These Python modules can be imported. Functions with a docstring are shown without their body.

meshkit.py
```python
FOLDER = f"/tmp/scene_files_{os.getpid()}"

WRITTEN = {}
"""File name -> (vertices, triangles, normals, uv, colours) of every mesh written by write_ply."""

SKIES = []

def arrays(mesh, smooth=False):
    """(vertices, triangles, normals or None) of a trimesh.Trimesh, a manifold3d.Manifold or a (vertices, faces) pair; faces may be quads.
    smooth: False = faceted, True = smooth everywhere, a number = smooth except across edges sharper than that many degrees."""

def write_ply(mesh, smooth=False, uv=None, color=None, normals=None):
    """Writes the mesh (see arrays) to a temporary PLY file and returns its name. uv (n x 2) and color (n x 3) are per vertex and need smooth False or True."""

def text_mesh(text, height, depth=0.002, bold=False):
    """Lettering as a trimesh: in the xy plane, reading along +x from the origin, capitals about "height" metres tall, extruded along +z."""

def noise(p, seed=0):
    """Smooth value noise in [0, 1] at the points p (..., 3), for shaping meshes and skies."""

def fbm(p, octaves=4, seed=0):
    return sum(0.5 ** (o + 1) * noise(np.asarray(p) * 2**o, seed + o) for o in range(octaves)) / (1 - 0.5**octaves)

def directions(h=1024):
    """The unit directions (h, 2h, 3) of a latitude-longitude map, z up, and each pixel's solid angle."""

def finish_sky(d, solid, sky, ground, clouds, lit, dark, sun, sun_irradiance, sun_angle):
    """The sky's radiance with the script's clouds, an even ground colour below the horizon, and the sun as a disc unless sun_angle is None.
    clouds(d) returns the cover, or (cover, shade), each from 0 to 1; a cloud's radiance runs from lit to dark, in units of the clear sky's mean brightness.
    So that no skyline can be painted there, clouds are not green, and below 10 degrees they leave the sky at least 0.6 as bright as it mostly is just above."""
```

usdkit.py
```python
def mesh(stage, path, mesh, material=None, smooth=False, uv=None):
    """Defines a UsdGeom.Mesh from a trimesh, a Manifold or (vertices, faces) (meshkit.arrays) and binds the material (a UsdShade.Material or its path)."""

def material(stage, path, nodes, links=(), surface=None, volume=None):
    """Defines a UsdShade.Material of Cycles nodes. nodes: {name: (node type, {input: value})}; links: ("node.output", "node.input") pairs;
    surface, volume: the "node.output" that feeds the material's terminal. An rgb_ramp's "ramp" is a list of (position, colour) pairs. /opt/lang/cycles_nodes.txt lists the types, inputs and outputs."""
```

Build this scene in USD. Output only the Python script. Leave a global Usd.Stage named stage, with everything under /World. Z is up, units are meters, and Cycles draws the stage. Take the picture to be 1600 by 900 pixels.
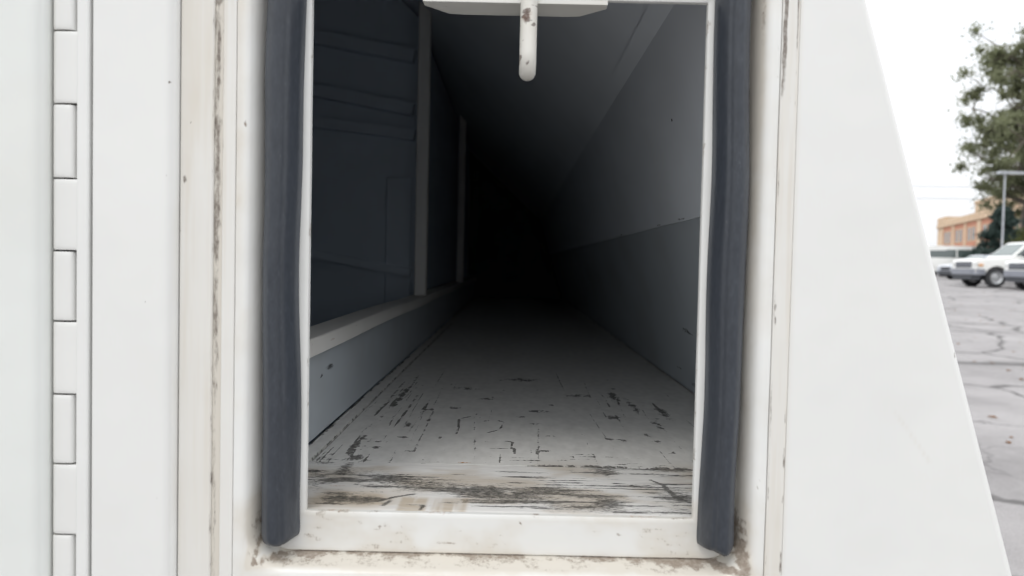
import math, numpy as np, trimesh, manifold3d, usdkit, meshkit
from shapely.geometry import Polygon
from pxr import Usd, UsdGeom, UsdLux, UsdShade, Sdf, Gf, Vt

stage = Usd.Stage.CreateInMemory()
UsdGeom.SetStageUpAxis(stage, UsdGeom.Tokens.z)
UsdGeom.SetStageMetersPerUnit(stage, 1.0)
UsdGeom.Xform.Define(stage, '/World')
rng = np.random.default_rng(7)

# ------------------------------------------------------------------ camera
CAM_H, PITCH, ROLL = 1.12, 1.885, 1.25
cam = UsdGeom.Camera.Define(stage, '/World/camera')
p_, r_ = math.radians(PITCH), math.radians(ROLL)
fw = np.array([0, math.cos(p_), -math.sin(p_)]); up = np.array([0, math.sin(p_), math.cos(p_)]); rt = np.array([1., 0, 0])
rt2, up2 = math.cos(r_) * rt + math.sin(r_) * up, -math.sin(r_) * rt + math.cos(r_) * up
cam.AddTransformOp().Set(Gf.Matrix4d(*[float(x) for x in (*rt2, 0, *up2, 0, *(-fw), 0, 0, 0, CAM_H, 1)]))
cam.CreateHorizontalApertureAttr(36.0); cam.CreateVerticalApertureAttr(20.25); cam.CreateFocalLengthAttr(26.0)
cam.CreateFStopAttr(7.0); cam.CreateFocusDistanceAttr(0.72)
cam.CreateClippingRangeAttr(Gf.Vec2f(0.05, 5000))
cam.CreateExposureAttr(-0.12)

# ------------------------------------------------------------------ sky and sun
SUN = np.array([-0.35, -0.75, 1.15]); SUN /= np.linalg.norm(SUN)
SUN_EL, SUN_ROT = math.asin(SUN[2]), math.atan2(SUN[0], SUN[1])
CLOUD = 11.5
sky_mat = usdkit.material(stage, '/World/Looks/overcast_sky', {
    'co': ('texture_coordinate', {}),
    'mp': ('mapping', {'scale': (1.6, 1.6, 3.5)}),
    'n': ('noise_texture', {'scale': 1.3, 'detail': 5.0, 'roughness': 0.55}),
    'cl': ('rgb_ramp', {'ramp': [(0.25, (CLOUD * .86, CLOUD * .89, CLOUD * .95)), (0.75, (CLOUD * 1.14, CLOUD * 1.14, CLOUD * 1.14))]}),
    'sky': ('sky_texture', {'sky_type': 'single_scattering', 'sun_disc': False, 'sun_elevation': SUN_EL, 'sun_rotation': SUN_ROT}),
    'mx': ('mix_color', {'fac': 0.93, 'use_clamp': True}),
    'sz': ('separate_xyz', {}), 'gz': ('map_range', {'from_min': 0.0, 'from_max': 1.0, 'to_min': 0.78, 'to_max': 1.75, 'clamp': True}), 'gm': ('vector_math', {'math_type': 'scale'}),
    'bg': ('background_shader', {'strength': 0.12})},
    [('co.generated', 'mp.vector'), ('mp.vector', 'n.vector'), ('n.fac', 'cl.fac'), ('sky.color', 'mx.a'), ('co.generated', 'sz.vector'), ('sz.z', 'gz.value'), ('cl.color', 'gm.vector1'), ('gz.result', 'gm.scale'), ('gm.vector', 'mx.b'), ('mx.result', 'bg.color')], surface='bg.background')
dome = UsdLux.DomeLight.Define(stage, '/World/sky')
UsdShade.MaterialBindingAPI.Apply(dome.GetPrim()).Bind(sky_mat)
dome.GetPrim().SetCustomDataByKey('kind', 'structure')
sun = UsdLux.DistantLight.Define(stage, '/World/sun')
sun.CreateIntensityAttr(0.2); sun.CreateAngleAttr(18.0); sun.CreateNormalizeAttr(True); sun.CreateColorAttr(Gf.Vec3f(1.0, 0.97, 0.92))
zax = SUN; xax = np.cross([0, 0, 1.], zax); xax /= np.linalg.norm(xax); yax = np.cross(zax, xax)
sun.AddTransformOp().Set(Gf.Matrix4d(*[float(v) for v in (*xax, 0, *yax, 0, *zax, 0, 0, 0, 50, 1)]))

# ------------------------------------------------------------------ materials
def M(name, nodes, links=(), surface='p.BSDF'):
    return usdkit.material(stage, '/World/Looks/' + name, nodes, links, surface=surface)

def plain(name, color, rough=0.5, metal=0.0, spec=0.5, var=0.12, scale=8.0, coat=0.0):
    c = np.array(color)
    return M(name, {'g': ('geometry', {}), 'n': ('noise_texture', {'scale': scale, 'detail': 4.0}),
                    'r': ('rgb_ramp', {'ramp': [(0.3, tuple(c * (1 - var))), (0.7, tuple(c * (1 + var)))]}),
                    'p': ('principled_bsdf', {'roughness': rough, 'metallic': metal, 'specular_ior_level': spec, 'coat_weight': coat})},
             [('g.position', 'n.vector'), ('n.fac', 'r.fac'), ('r.color', 'p.base_color')])

def marked(name, base, cream, dark, rust, grain, k=0.9, rough=0.38, base2=None, speck=0.0, bump=0.02, edge=(0.42, 0.74), coat=0.0, basegrain=False):
    """Paint whose stains, chips and rust come from the mesh's primvar 'marks' (r: stain, g: chips, b: rust), broken up by grain noise."""
    b = np.array(base); b2 = np.array(base2 if base2 is not None else b * 0.955)
    nodes = {
        'a': ('attribute', {'attribute': 'marks'}), 's': ('separate_color', {'color_type': 'rgb'}),
        'g': ('geometry', {}), 'm': ('mapping', {'scale': grain}),
        'n': ('noise_texture', {'scale': 1.0, 'detail': 8.0, 'roughness': 0.72}),
        'm2': ('mapping', {'scale': tuple(np.array(grain) * 0.22), 'location': (3.1, 1.7, 5.2)}),
        'n2': ('noise_texture', {'scale': 1.0, 'detail': 5.0, 'roughness': 0.6}),
        'nb': ('noise_texture', {'scale': 9.0, 'detail': 5.0}),
        'rb': ('rgb_ramp', {'ramp': [(0.3, tuple(b2)), (0.7, tuple(b))]}),
        # chips
        'kg': ('math', {'math_type': 'multiply_add', 'value2': k, 'value3': -0.5 * k}), 'sg': ('math', {'math_type': 'add'}),
        'dg': ('map_range', {'range_type': 'smoothstep', 'from_min': edge[0], 'from_max': edge[1], 'to_min': 0.0, 'to_max': 0.92, 'clamp': True}),
        'dv': ('math', {'math_type': 'multiply_add', 'value2': 1.5, 'value3': 0.12, 'use_clamp': True}), 'nd': ('noise_texture', {'scale': 260.0, 'detail': 6.0, 'roughness': 0.65}), 'dm': ('math', {'math_type': 'multiply'}),
        'kr': ('math', {'math_type': 'multiply_add', 'value2': 1.3, 'value3': 0.35}), 'sr': ('math', {'math_type': 'multiply', 'use_clamp': True}),
        'sb': ('math', {'math_type': 'add'}), 'db': ('map_range', {'range_type': 'smoothstep', 'from_min': edge[0], 'from_max': edge[1] + .12, 'to_min': 0.0, 'to_max': 1.0, 'clamp': True}),
        'c1': ('mix_color', {'b': cream}), 'c2': ('mix_color', {'b': rust}), 'c3': ('mix_color', {'b': dark}),
        'h': ('math', {'math_type': 'multiply_add', 'value2': -1.0}),
        'bp': ('bump', {'strength': 0.35, 'distance': bump * 0.02}), 'nw': ('noise_texture', {'scale': 11.0, 'detail': 2.0}), 'bw': ('bump', {'strength': 0.5, 'distance': 0.0035}),
        'rr': ('map_range', {'from_min': 0.0, 'from_max': 1.0, 'to_min': rough, 'to_max': 0.85}),
        'p': ('principled_bsdf', {'specular_ior_level': 0.45, 'coat_weight': coat, 'coat_roughness': 0.15})}
    L = [('a.color', 's.color'), ('g.position', 'm.vector'), ('m.vector', 'n.vector'), ('g.position', 'm2.vector'), ('m2.vector', 'n2.vector'), ('g.position', 'nb.vector'), ('n2.fac' if basegrain else 'nb.fac', 'rb.fac'),
         ('n.fac', 'kg.value1'), ('kg.value', 'sg.value1'), ('s.g', 'sg.value2'), ('sg.value', 'dg.value'),
         ('n2.fac', 'kr.value1'), ('kr.value', 'sr.value1'), ('s.r', 'sr.value2'),
         ('kg.value', 'sb.value1'), ('s.b', 'sb.value2'), ('sb.value', 'db.value'),
         ('rb.color', 'c1.a'), ('sr.value', 'c1.fac'), ('c1.result', 'c2.a'), ('db.result', 'c2.fac'), ('c2.result', 'c3.a'), ('g.position', 'nd.vector'), ('nd.fac', 'dv.value1'), ('dv.value', 'dm.value1'), ('dg.result', 'dm.value2'), ('dm.value', 'c3.fac'), ('c3.result', 'p.base_color'),
         ('dg.result', 'h.value1'), ('n2.fac', 'h.value3'), ('h.value', 'bp.height'), ('g.position', 'nw.vector'), ('nw.fac', 'bw.height'), ('bw.normal', 'bp.normal'), ('bp.normal', 'p.normal'), ('dg.result', 'rr.value'), ('rr.result', 'p.roughness')]
    return M(name, nodes, L)

WHITE = (0.66, 0.66, 0.638)
CREAM, DIRT, RUST = (0.57, 0.535, 0.47), (0.13, 0.105, 0.085), (0.34, 0.17, 0.08)
m_paint = marked('white_body_paint', WHITE, CREAM, DIRT, RUST, (300, 300, 55), k=1.3, rough=0.34, coat=0.15)
m_paint_h = marked('white_sill_paint', WHITE, CREAM, DIRT, RUST, (90, 200, 260), rough=0.42)
m_frame = marked('dirty_white_frame_paint', (0.67, 0.67, 0.645), CREAM, (0.22, 0.175, 0.135), RUST, (330, 330, 240), k=1.5, rough=0.36, coat=0.15, edge=(0.36, 0.86))
m_door = marked('white_door_paint', (0.635, 0.65, 0.625), CREAM, DIRT, RUST, (200, 200, 200), rough=0.34, coat=0.15)
m_chip = marked('chipped_white_paint', (0.70, 0.70, 0.66), (0.45, 0.38, 0.28), (0.09, 0.06, 0.05), (0.25, 0.10, 0.04), (160, 160, 160), rough=0.4, k=1.1)
m_inner = marked('grey_white_interior_paint', (0.66, 0.75, 0.85), (0.50, 0.51, 0.50), (0.03, 0.03, 0.033), RUST, (60, 60, 160), rough=0.55, k=1.0)
m_low = marked('worn_grey_wall_paint', (0.50, 0.545, 0.58), (0.36, 0.36, 0.35), (0.02, 0.02, 0.022), RUST, (60, 60, 160), rough=0.55, k=1.0)
m_ceil = marked('pale_ceiling_paint', (0.78, 0.825, 0.875), (0.58, 0.6, 0.6), (0.03, 0.03, 0.033), RUST, (60, 60, 160), rough=0.5, k=1.0)
m_floor_x = marked('worn_floor_paint_crosswise', (0.81, 0.80, 0.77), (0.50, 0.43, 0.34), (0.035, 0.033, 0.028), (0.42, 0.20, 0.06), (170, 900, 100), rough=0.6, k=2.4, base2=(0.66, 0.65, 0.63), bump=0.06, edge=(0.44, 0.66), basegrain=True)
m_floor_y = marked('worn_floor_paint_lengthwise', (0.81, 0.80, 0.77), (0.50, 0.45, 0.38), (0.045, 0.04, 0.033), (0.42, 0.20, 0.06), (420, 190, 100), rough=0.6, k=2.0, base2=(0.66, 0.65, 0.62), bump=0.06, edge=(0.38, 0.86), basegrain=True)
m_gap = plain('dark_joint_dirt', (0.035, 0.03, 0.028), 0.9)
m_rubber = M('black_rubber', {
    'g': ('geometry', {}), 'm': ('mapping', {'scale': (420, 420, 150)}), 'n': ('noise_texture', {'scale': 1.0, 'detail': 7.0, 'roughness': 0.75}),
    'm2': ('mapping', {'scale': (40, 40, 14)}), 'n2': ('noise_texture', {'scale': 1.0, 'detail': 4.0}),
    'r': ('rgb_ramp', {'ramp': [(0.30, (0.024, 0.028, 0.034)), (0.60, (0.035, 0.040, 0.049)), (0.72, (0.058, 0.062, 0.070)), (0.80, (0.14, 0.142, 0.15))]}),
    'rr': ('rgb_ramp', {'ramp': [(0.3, (0.22, 0.22, 0.22)), (0.7, (0.40, 0.40, 0.40))]}),
    'b': ('bump', {'strength': 0.25, 'distance': 0.0006}), 'p': ('principled_bsdf', {'specular_ior_level': 0.4})},
    [('g.position', 'm.vector'), ('m.vector', 'n.vector'), ('g.position', 'm2.vector'), ('m2.vector', 'n2.vector'), ('n.fac', 'r.fac'), ('r.color', 'p.base_color'), ('n2.fac', 'rr.fac'), ('rr.color', 'p.roughness'), ('n.fac', 'b.height'), ('b.normal', 'p.normal')])
m_asphalt = M('cracked_asphalt', {
    'g': ('geometry', {}), 'w': ('noise_texture', {'scale': 1.1, 'detail': 5.0, 'roughness': 0.6}),
    'ws': ('vector_math', {'math_type': 'multiply_add', 'vector2': (0.9, 0.9, 0.0)}),
    'v': ('voronoi_texture', {'feature': 'distance_to_edge', 'scale': 0.42}), 'v2': ('voronoi_texture', {'feature': 'distance_to_edge', 'scale': 1.15}),
    'c1': ('map_range', {'range_type': 'smoothstep', 'from_min': 0.004, 'from_max': 0.022, 'to_min': 1.0, 'to_max': 0.0, 'clamp': True}),
    'c2': ('map_range', {'range_type': 'smoothstep', 'from_min': 0.004, 'from_max': 0.02, 'to_min': 0.7, 'to_max': 0.0, 'clamp': True}),
    'nm': ('noise_texture', {'scale': 0.55, 'detail': 3.0}), 'k2': ('map_range', {'from_min': 0.48, 'from_max': 0.6, 'to_min': 0.0, 'to_max': 1.0, 'clamp': True}),
    'c2m': ('math', {'math_type': 'multiply'}), 'cm': ('math', {'math_type': 'maximum'}),
    'nf': ('noise_texture', {'scale': 160.0, 'detail': 4.0, 'roughness': 0.8}),
    'nl': ('noise_texture', {'scale': 0.9, 'detail': 6.0, 'roughness': 0.65}),
    'rl': ('rgb_ramp', {'ramp': [(0.30, (0.205, 0.195, 0.192)), (0.5, (0.285, 0.272, 0.268)), (0.72, (0.345, 0.33, 0.325))]}),
    'rf': ('rgb_ramp', {'ramp': [(0.3, (0.60, 0.60, 0.60)), (0.7, (1.3, 1.3, 1.3))]}),
    'mu': ('mix_color', {'blend_type': 'multiply', 'fac': 1.0, 'use_clamp': False}),
    'mc': ('mix_color', {'b': (0.10, 0.095, 0.092)}),
    'h': ('math', {'math_type': 'multiply_add', 'value2': -3.0}), 'b': ('bump', {'strength': 0.5, 'distance': 0.006}),
    'p': ('principled_bsdf', {'roughness': 0.75, 'specular_ior_level': 0.35})},
    [('g.position', 'w.vector'), ('w.color', 'ws.vector1'), ('g.position', 'ws.vector3'), ('ws.vector', 'v.vector'), ('ws.vector', 'v2.vector'), ('v.distance', 'c1.value'), ('v2.distance', 'c2.value'),
     ('g.position', 'nm.vector'), ('nm.fac', 'k2.value'), ('k2.result', 'c2m.value1'), ('c2.result', 'c2m.value2'), ('c1.result', 'cm.value1'), ('c2m.value', 'cm.value2'),
     ('g.position', 'nf.vector'), ('g.position', 'nl.vector'), ('nl.fac', 'rl.fac'), ('nf.fac', 'rf.fac'), ('rl.color', 'mu.a'), ('rf.color', 'mu.b'), ('mu.result', 'mc.a'), ('cm.value', 'mc.fac'), ('mc.result', 'p.base_color'),
     ('cm.value', 'h.value1'), ('nf.fac', 'h.value3'), ('h.value', 'b.height'), ('b.normal', 'p.normal')])
def leaf_mat(name, ca, cb):
    return M(name, {'g': ('geometry', {}), 'r': ('rgb_ramp', {'ramp': [(0.0, ca), (0.75, cb), (1.0, tuple(np.array(cb) * 1.5))]}),
                    'd': ('principled_bsdf', {'roughness': 0.55, 'specular_ior_level': 0.4}), 't': ('translucent_bsdf', {}), 'x': ('mix_closure', {'fac': 0.55})},
             [('g.random_per_island', 'r.fac'), ('r.color', 'd.base_color'), ('r.color', 't.color'), ('d.BSDF', 'x.closure1'), ('t.BSDF', 'x.closure2')], surface='x.closure')
m_leaf = leaf_mat('autumn_green_leaves', (0.18, 0.195, 0.11), (0.32, 0.31, 0.19))
m_pine = leaf_mat('blue_green_needles', (0.045, 0.07, 0.06), (0.075, 0.11, 0.095))
m_shrub = leaf_mat('yellow_green_leaves', (0.09, 0.10, 0.035), (0.20, 0.17, 0.06))
m_fallen = leaf_mat('fallen_orange_leaves', (0.22, 0.10, 0.03), (0.36, 0.19, 0.06))
m_bark = plain('grey_bark', (0.13, 0.11, 0.09), 0.9, var=0.3)
m_brick = M('orange_brick', {'co': ('texture_coordinate', {}), 'b': ('brick_texture', {'scale': 1.0, 'brick_width': 0.22, 'row_height': 0.075, 'mortar_size': 0.008, 'color1': (0.46, 0.155, 0.075), 'color2': (0.52, 0.19, 0.095), 'mortar': (0.42, 0.32, 0.25)}),
                             'sx': ('separate_xyz', {}), 'cx': ('combine_xyz', {}), 'p': ('principled_bsdf', {'roughness': 0.85})},
            [('co.object', 'sx.vector'), ('sx.x', 'cx.x'), ('sx.z', 'cx.y'), ('cx.vector', 'b.vector'), ('b.color', 'p.base_color')])
m_stone = plain('tan_stone', (0.54, 0.40, 0.27), 0.85, scale=1.2)
m_roof = plain('grey_roofing', (0.25, 0.25, 0.25), 0.9)
m_glass = plain('dark_window_glass', (0.05, 0.06, 0.065), 0.06, spec=0.8, var=0.05)
m_car_glass = plain('car_window_glass', (0.07, 0.09, 0.085), 0.04, spec=1.0, var=0.05)
m_car = plain('white_car_paint', (0.74, 0.74, 0.71), 0.25, coat=0.6, var=0.02)
m_silver = plain('silver_car_paint', (0.42, 0.44, 0.47), 0.3, metal=0.4, coat=0.6, var=0.03)
m_tyre = plain('tyre_rubber', (0.03, 0.03, 0.032), 0.8)
m_rim = plain('steel_rim', (0.55, 0.56, 0.57), 0.3, metal=0.6)
m_plastic = plain('dark_plastic', (0.045, 0.048, 0.055), 0.5)
m_bumper = plain('grey_steel_bumper', (0.24, 0.25, 0.28), 0.35, metal=0.4)
m_lamp = plain('headlight_lens', (0.6, 0.6, 0.58), 0.1, spec=0.8)
m_amber = plain('amber_lens', (0.6, 0.25, 0.04), 0.15)
m_red = plain('red_lens', (0.4, 0.02, 0.02), 0.15)
m_pole = plain('galvanised_pole', (0.40, 0.42, 0.44), 0.5, metal=0.3)
m_wire = plain('black_wire', (0.03, 0.03, 0.03), 0.7)

# ------------------------------------------------------------------ helpers
taken = {}
def path_for(parent, name):
    k = (parent, name); n = taken.get(k, 0); taken[k] = n + 1
    return f'{parent}/{name}' + (f'_{n:03d}' if n else '')

def obj(name, mesh, m, parent='/World', smooth=30, paint=None, label=None):
    parent = parent if isinstance(parent, str) else str(parent.GetPath())
    g = usdkit.mesh(stage, path_for(parent, name), mesh, m, smooth=smooth)
    if paint is not None:
        P = np.array(g.GetPointsAttr().Get(), float)
        c = np.clip(paint(P), 0, 1.5).astype(np.float32)
        UsdGeom.PrimvarsAPI(g).CreatePrimvar('marks', Sdf.ValueTypeNames.Color3fArray, 'vertex').Set(Vt.Vec3fArray.FromNumpy(c))
    if label: g.GetPrim().SetCustomDataByKey('label', label)
    return g.GetPrim()

def tag(prim, label=None, cat=None, group=None, kind=None):
    for k, v in (('label', label), ('category', cat), ('group', group), ('kind', kind)):
        if v: prim.SetCustomDataByKey(k, v)
    return prim

def thing(name, label, cat, loc=(0, 0, 0), rz=0.0, group=None):
    x = UsdGeom.Xform.Define(stage, path_for('/World', name))
    x.AddTranslateOp().Set(Gf.Vec3d(*map(float, loc))); x.AddRotateZOp().Set(float(rz))
    return tag(x.GetPrim(), label, cat, group)

def copy_of(root, name, label, cat, loc, rz, group=None):
    r = thing(name, label, cat, loc, rz, group)
    r.GetReferences().AddInternalReference(root.GetPath()); r.SetInstanceable(True)
    return r

cat_ = trimesh.util.concatenate
def box(x0, x1, y0, y1, z0, z1):
    b = trimesh.creation.box([x1 - x0, y1 - y0, z1 - z0]); b.apply_translation([(x0 + x1) / 2, (y0 + y1) / 2, (z0 + z1) / 2]); return b
def rbox(x0, x1, y0, y1, z0, z1, r):
    """box with chamfered edges"""
    pts = []
    for x, sx in ((x0, 1), (x1, -1)):
        for y, sy in ((y0, 1), (y1, -1)):
            for z, sz in ((z0, 1), (z1, -1)):
                pts += [(x, y + sy * r, z + sz * r), (x + sx * r, y, z + sz * r), (x + sx * r, y + sy * r, z)]
    return trimesh.Trimesh(*(lambda h: (h.vertices, h.faces))(trimesh.convex.convex_hull(np.array(pts))), process=False)
def to_man(t):
    return manifold3d.Manifold(manifold3d.Mesh(np.asarray(t.vertices, np.float32), np.asarray(t.faces, np.uint32)))
def from_man(m):
    q = m.to_mesh(); return trimesh.Trimesh(q.vert_properties[:, :3], q.tri_verts, process=True)
def grid_mesh(P, wrap=False):
    """P (n, m, 3) -> mesh of the sheet; wrap closes the second axis."""
    n, m = P.shape[:2]; i, j = np.meshgrid(np.arange(n - 1), np.arange(m if wrap else m - 1), indexing='ij')
    a = i * m + j; b = i * m + (j + 1) % m; c = (i + 1) * m + (j + 1) % m; d = (i + 1) * m + j
    q = np.stack([a, b, c, d], -1).reshape(-1, 4)
    return P.reshape(-1, 3), np.vstack([q[:, [0, 1, 2]], q[:, [0, 2, 3]]])
def vprism(profile, zs, shape=None):
    """A closed horizontal outline (counter-clockwise seen from above) carried up through the heights zs; shape(x, y, z) may bend it."""
    pr = np.asarray(profile, float); zs = np.asarray(zs, float)
    P = np.zeros((len(zs), len(pr), 3)); P[..., 0] = pr[None, :, 0]; P[..., 1] = pr[None, :, 1]; P[..., 2] = zs[:, None]
    if shape is not None: P = shape(P)
    v, f = grid_mesh(P, wrap=True)
    n, m = len(zs), len(pr)
    tv, tf = trimesh.creation.triangulate_polygon(Polygon(pr), engine='earcut')
    tf = np.linalg.norm(pr[None] - np.asarray(tv)[:, None, :2], axis=2).argmin(1)[tf]
    if len(tf):
        a2 = np.cross(pr[tf[:, 1]] - pr[tf[:, 0]], pr[tf[:, 2]] - pr[tf[:, 0]]).sum(); sa = np.sum(pr[:, 0] * np.roll(pr[:, 1], -1) - np.roll(pr[:, 0], -1) * pr[:, 1])
        if a2 * sa < 0: tf = tf[:, ::-1]
        f = np.vstack([f, tf[:, ::-1], tf + (n - 1) * m])
    t = trimesh.Trimesh(v, f, process=False)
    if t.volume < 0: t.invert()
    return t
def strip_profile(x0, x1, yf, yb, r0=0.001, r1=0.001, step=0.002, arc=5):
    """outline of a flat strip facing -y at y=yf, back at yb; rounded front corners of radii r0 (x0 side) and r1 (x1 side)."""
    pts = [(x0, yb)]
    for k in range(arc + 1):
        a = math.pi / 2 * k / arc; pts.append((x0 + r0 * (1 - math.cos(a) if False else 1 - math.sin(math.pi / 2 - a + 1e-9)) if False else x0 + r0 - r0 * math.cos(a), yf + r0 - r0 * math.sin(a)))
    n = max(1, int((x1 - r1 - x0 - r0) / step))
    for k in range(1, n): pts.append((x0 + r0 + (x1 - r1 - x0 - r0) * k / n, yf))
    for k in range(arc + 1):
        a = math.pi / 2 * k / arc; pts.append((x1 - r1 + r1 * math.sin(a), yf + r1 - r1 * math.cos(a)))
    pts.append((x1, yb))
    out = [pts[0]]
    for q in pts[1:]:
        if abs(q[0] - out[-1][0]) + abs(q[1] - out[-1][1]) > 1e-6: out.append(q)
    return out
def xz_prism(poly, y0, y1, holes=()):
    t = trimesh.creation.extrude_polygon(Polygon(poly, holes), y1 - y0, engine='earcut')     # in xy, up z
    v = t.vertices.copy(); w = np.stack([v[:, 0], y1 - v[:, 2], v[:, 1]], 1)
    t = trimesh.Trimesh(w, t.faces, process=False)
    if t.volume < 0: t.invert()
    return t
def tube(pts, r, n=10, caps=True):
    pts = np.asarray(pts, float); r = np.broadcast_to(np.asarray(r, float), len(pts)); T = np.gradient(pts, axis=0); T /= np.linalg.norm(T, axis=1, keepdims=True)
    ref = np.array([1.0, 0, 0]) if abs(T[0, 0]) < 0.9 else np.array([0, 0, 1.0]); rings = []
    for p, t, rr in zip(pts, T, r):
        a = np.cross(t, ref); a /= np.linalg.norm(a); b = np.cross(t, a); ph = np.arange(n) / n * 2 * np.pi
        rings.append(p + rr * (np.cos(ph)[:, None] * a + np.sin(ph)[:, None] * b))
    v, f = grid_mesh(np.array(rings), wrap=True)
    if caps:
        k = len(v); v = np.vstack([v, pts[0], pts[-1]]); i = np.arange(n); j = (i + 1) % n; o = (len(pts) - 1) * n
        f = np.vstack([f, np.stack([np.full(n, k), j, i], 1), np.stack([np.full(n, k + 1), o + i, o + j], 1)])
    t = trimesh.Trimesh(v, f, process=False)
    if t.volume < 0: t.invert()
    return t
sm = lambda x, a, b: (lambda t: t * t * (3 - 2 * t))(np.clip((x - a) / (b - a), 0, 1))
bump1 = lambda x, c, w: np.exp(-((x - c) / w) ** 2)
fb = lambda P, s, seed=0, oct=4: meshkit.fbm(P * np.asarray(s, float), oct, seed)
def blank(P): return np.zeros((len(P), 3))
def specks(P, spots, axes=(0, 2)):
    """small dark chips: (a, b, ra, rb) along the two axes"""
    g = np.zeros(len(P))
    for a, b, ra, rb in spots:
        d = ((P[:, axes[0]] - a) / ra) ** 2 + ((P[:, axes[1]] - b) / rb) ** 2
        g = np.maximum(g, 0.95 * np.exp(-d * 1.9))
    return g

# ================================================================== the truck
truck = thing('service_truck', 'white utility truck body seen close up, open narrow compartment with black rubber seals', 'truck', (0, 0, 0.42))
T = str(truck.GetPath())
X0, X1, Z0, Z1 = -0.143, 0.132, 0.5215, 0.884          # the opening
slant = lambda z: 0.292 - 0.296 * (z - 0.686)          # outer corner of the body
TOP, BOT, BACK = 1.0, 0.13, 4.0
outline = [(slant(BOT), BOT), (slant(TOP), TOP), (-0.25, 1.42), (-1.75, 1.42), (-1.93, TOP), (-1.95, BOT)]

# --- swept frame round the opening
def rect_ring(u, nside=130, ncor=10):
    r = max(0.0006, 0.66 * u * (1 - np.clip((u - 0.0365) / 0.007, 0, 0.98))); xa, xb, za, zb = X0 - u, X1 + u, Z0 - u, Z1 + u
    pts = []
    for (cx, cz, a0), (ex, ez) in zip(((xb - r, za + r, -90), (xb - r, zb - r, 0), (xa + r, zb - r, 90), (xa + r, za + r, 180)), ((xb, zb - r), (xa + r, zb), (xa, za + r), (xb - r, za))):
        for k in range(ncor + 1):
            a = math.radians(a0 + 90 * k / ncor); pts.append((cx + r * math.cos(a), cz + r * math.sin(a)))
        for k in range(1, nside): pts.append((pts[-1][0] * 0 + (1 - k / nside) * (cx + r * math.cos(math.radians(a0 + 90))) + k / nside * ex, (1 - k / nside) * (cz + r * math.sin(math.radians(a0 + 90))) + k / nside * ez))
    return np.array(pts)
prof = [(0.0, 0.5242), (0.0, 0.5225), (0.0004, 0.5208), (0.0016, 0.520)] + [(0.0016 + 0.0264 * k / 12, 0.520) for k in range(1, 13)] + \
       [(0.0288, 0.5206), (0.0292, 0.5216), (0.0297, 0.5200), (0.0303, 0.5160), (0.0310, 0.5115), (0.0319, 0.5078), (0.0329, 0.5052), (0.0340, 0.5033), (0.0352, 0.5018), (0.0366, 0.5006), (0.0385, 0.5000)] + \
       [(0.0385 + 0.0057 * k / 4, 0.5000) for k in range(1, 5)] + [(0.0446, 0.5008), (0.0446, 0.506), (0.036, 0.512), (0.0345, 0.535), (0.0316, 0.540), (0.028, 0.535), (0.004, 0.5265), (0.0008, 0.5248)]
rings = []
for u, y in prof:
    q = rect_ring(u); rings.append(np.stack([q[:, 0], np.full(len(q), y), q[:, 1]], 1))
PF = np.array(rings + [rings[0]])
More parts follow.
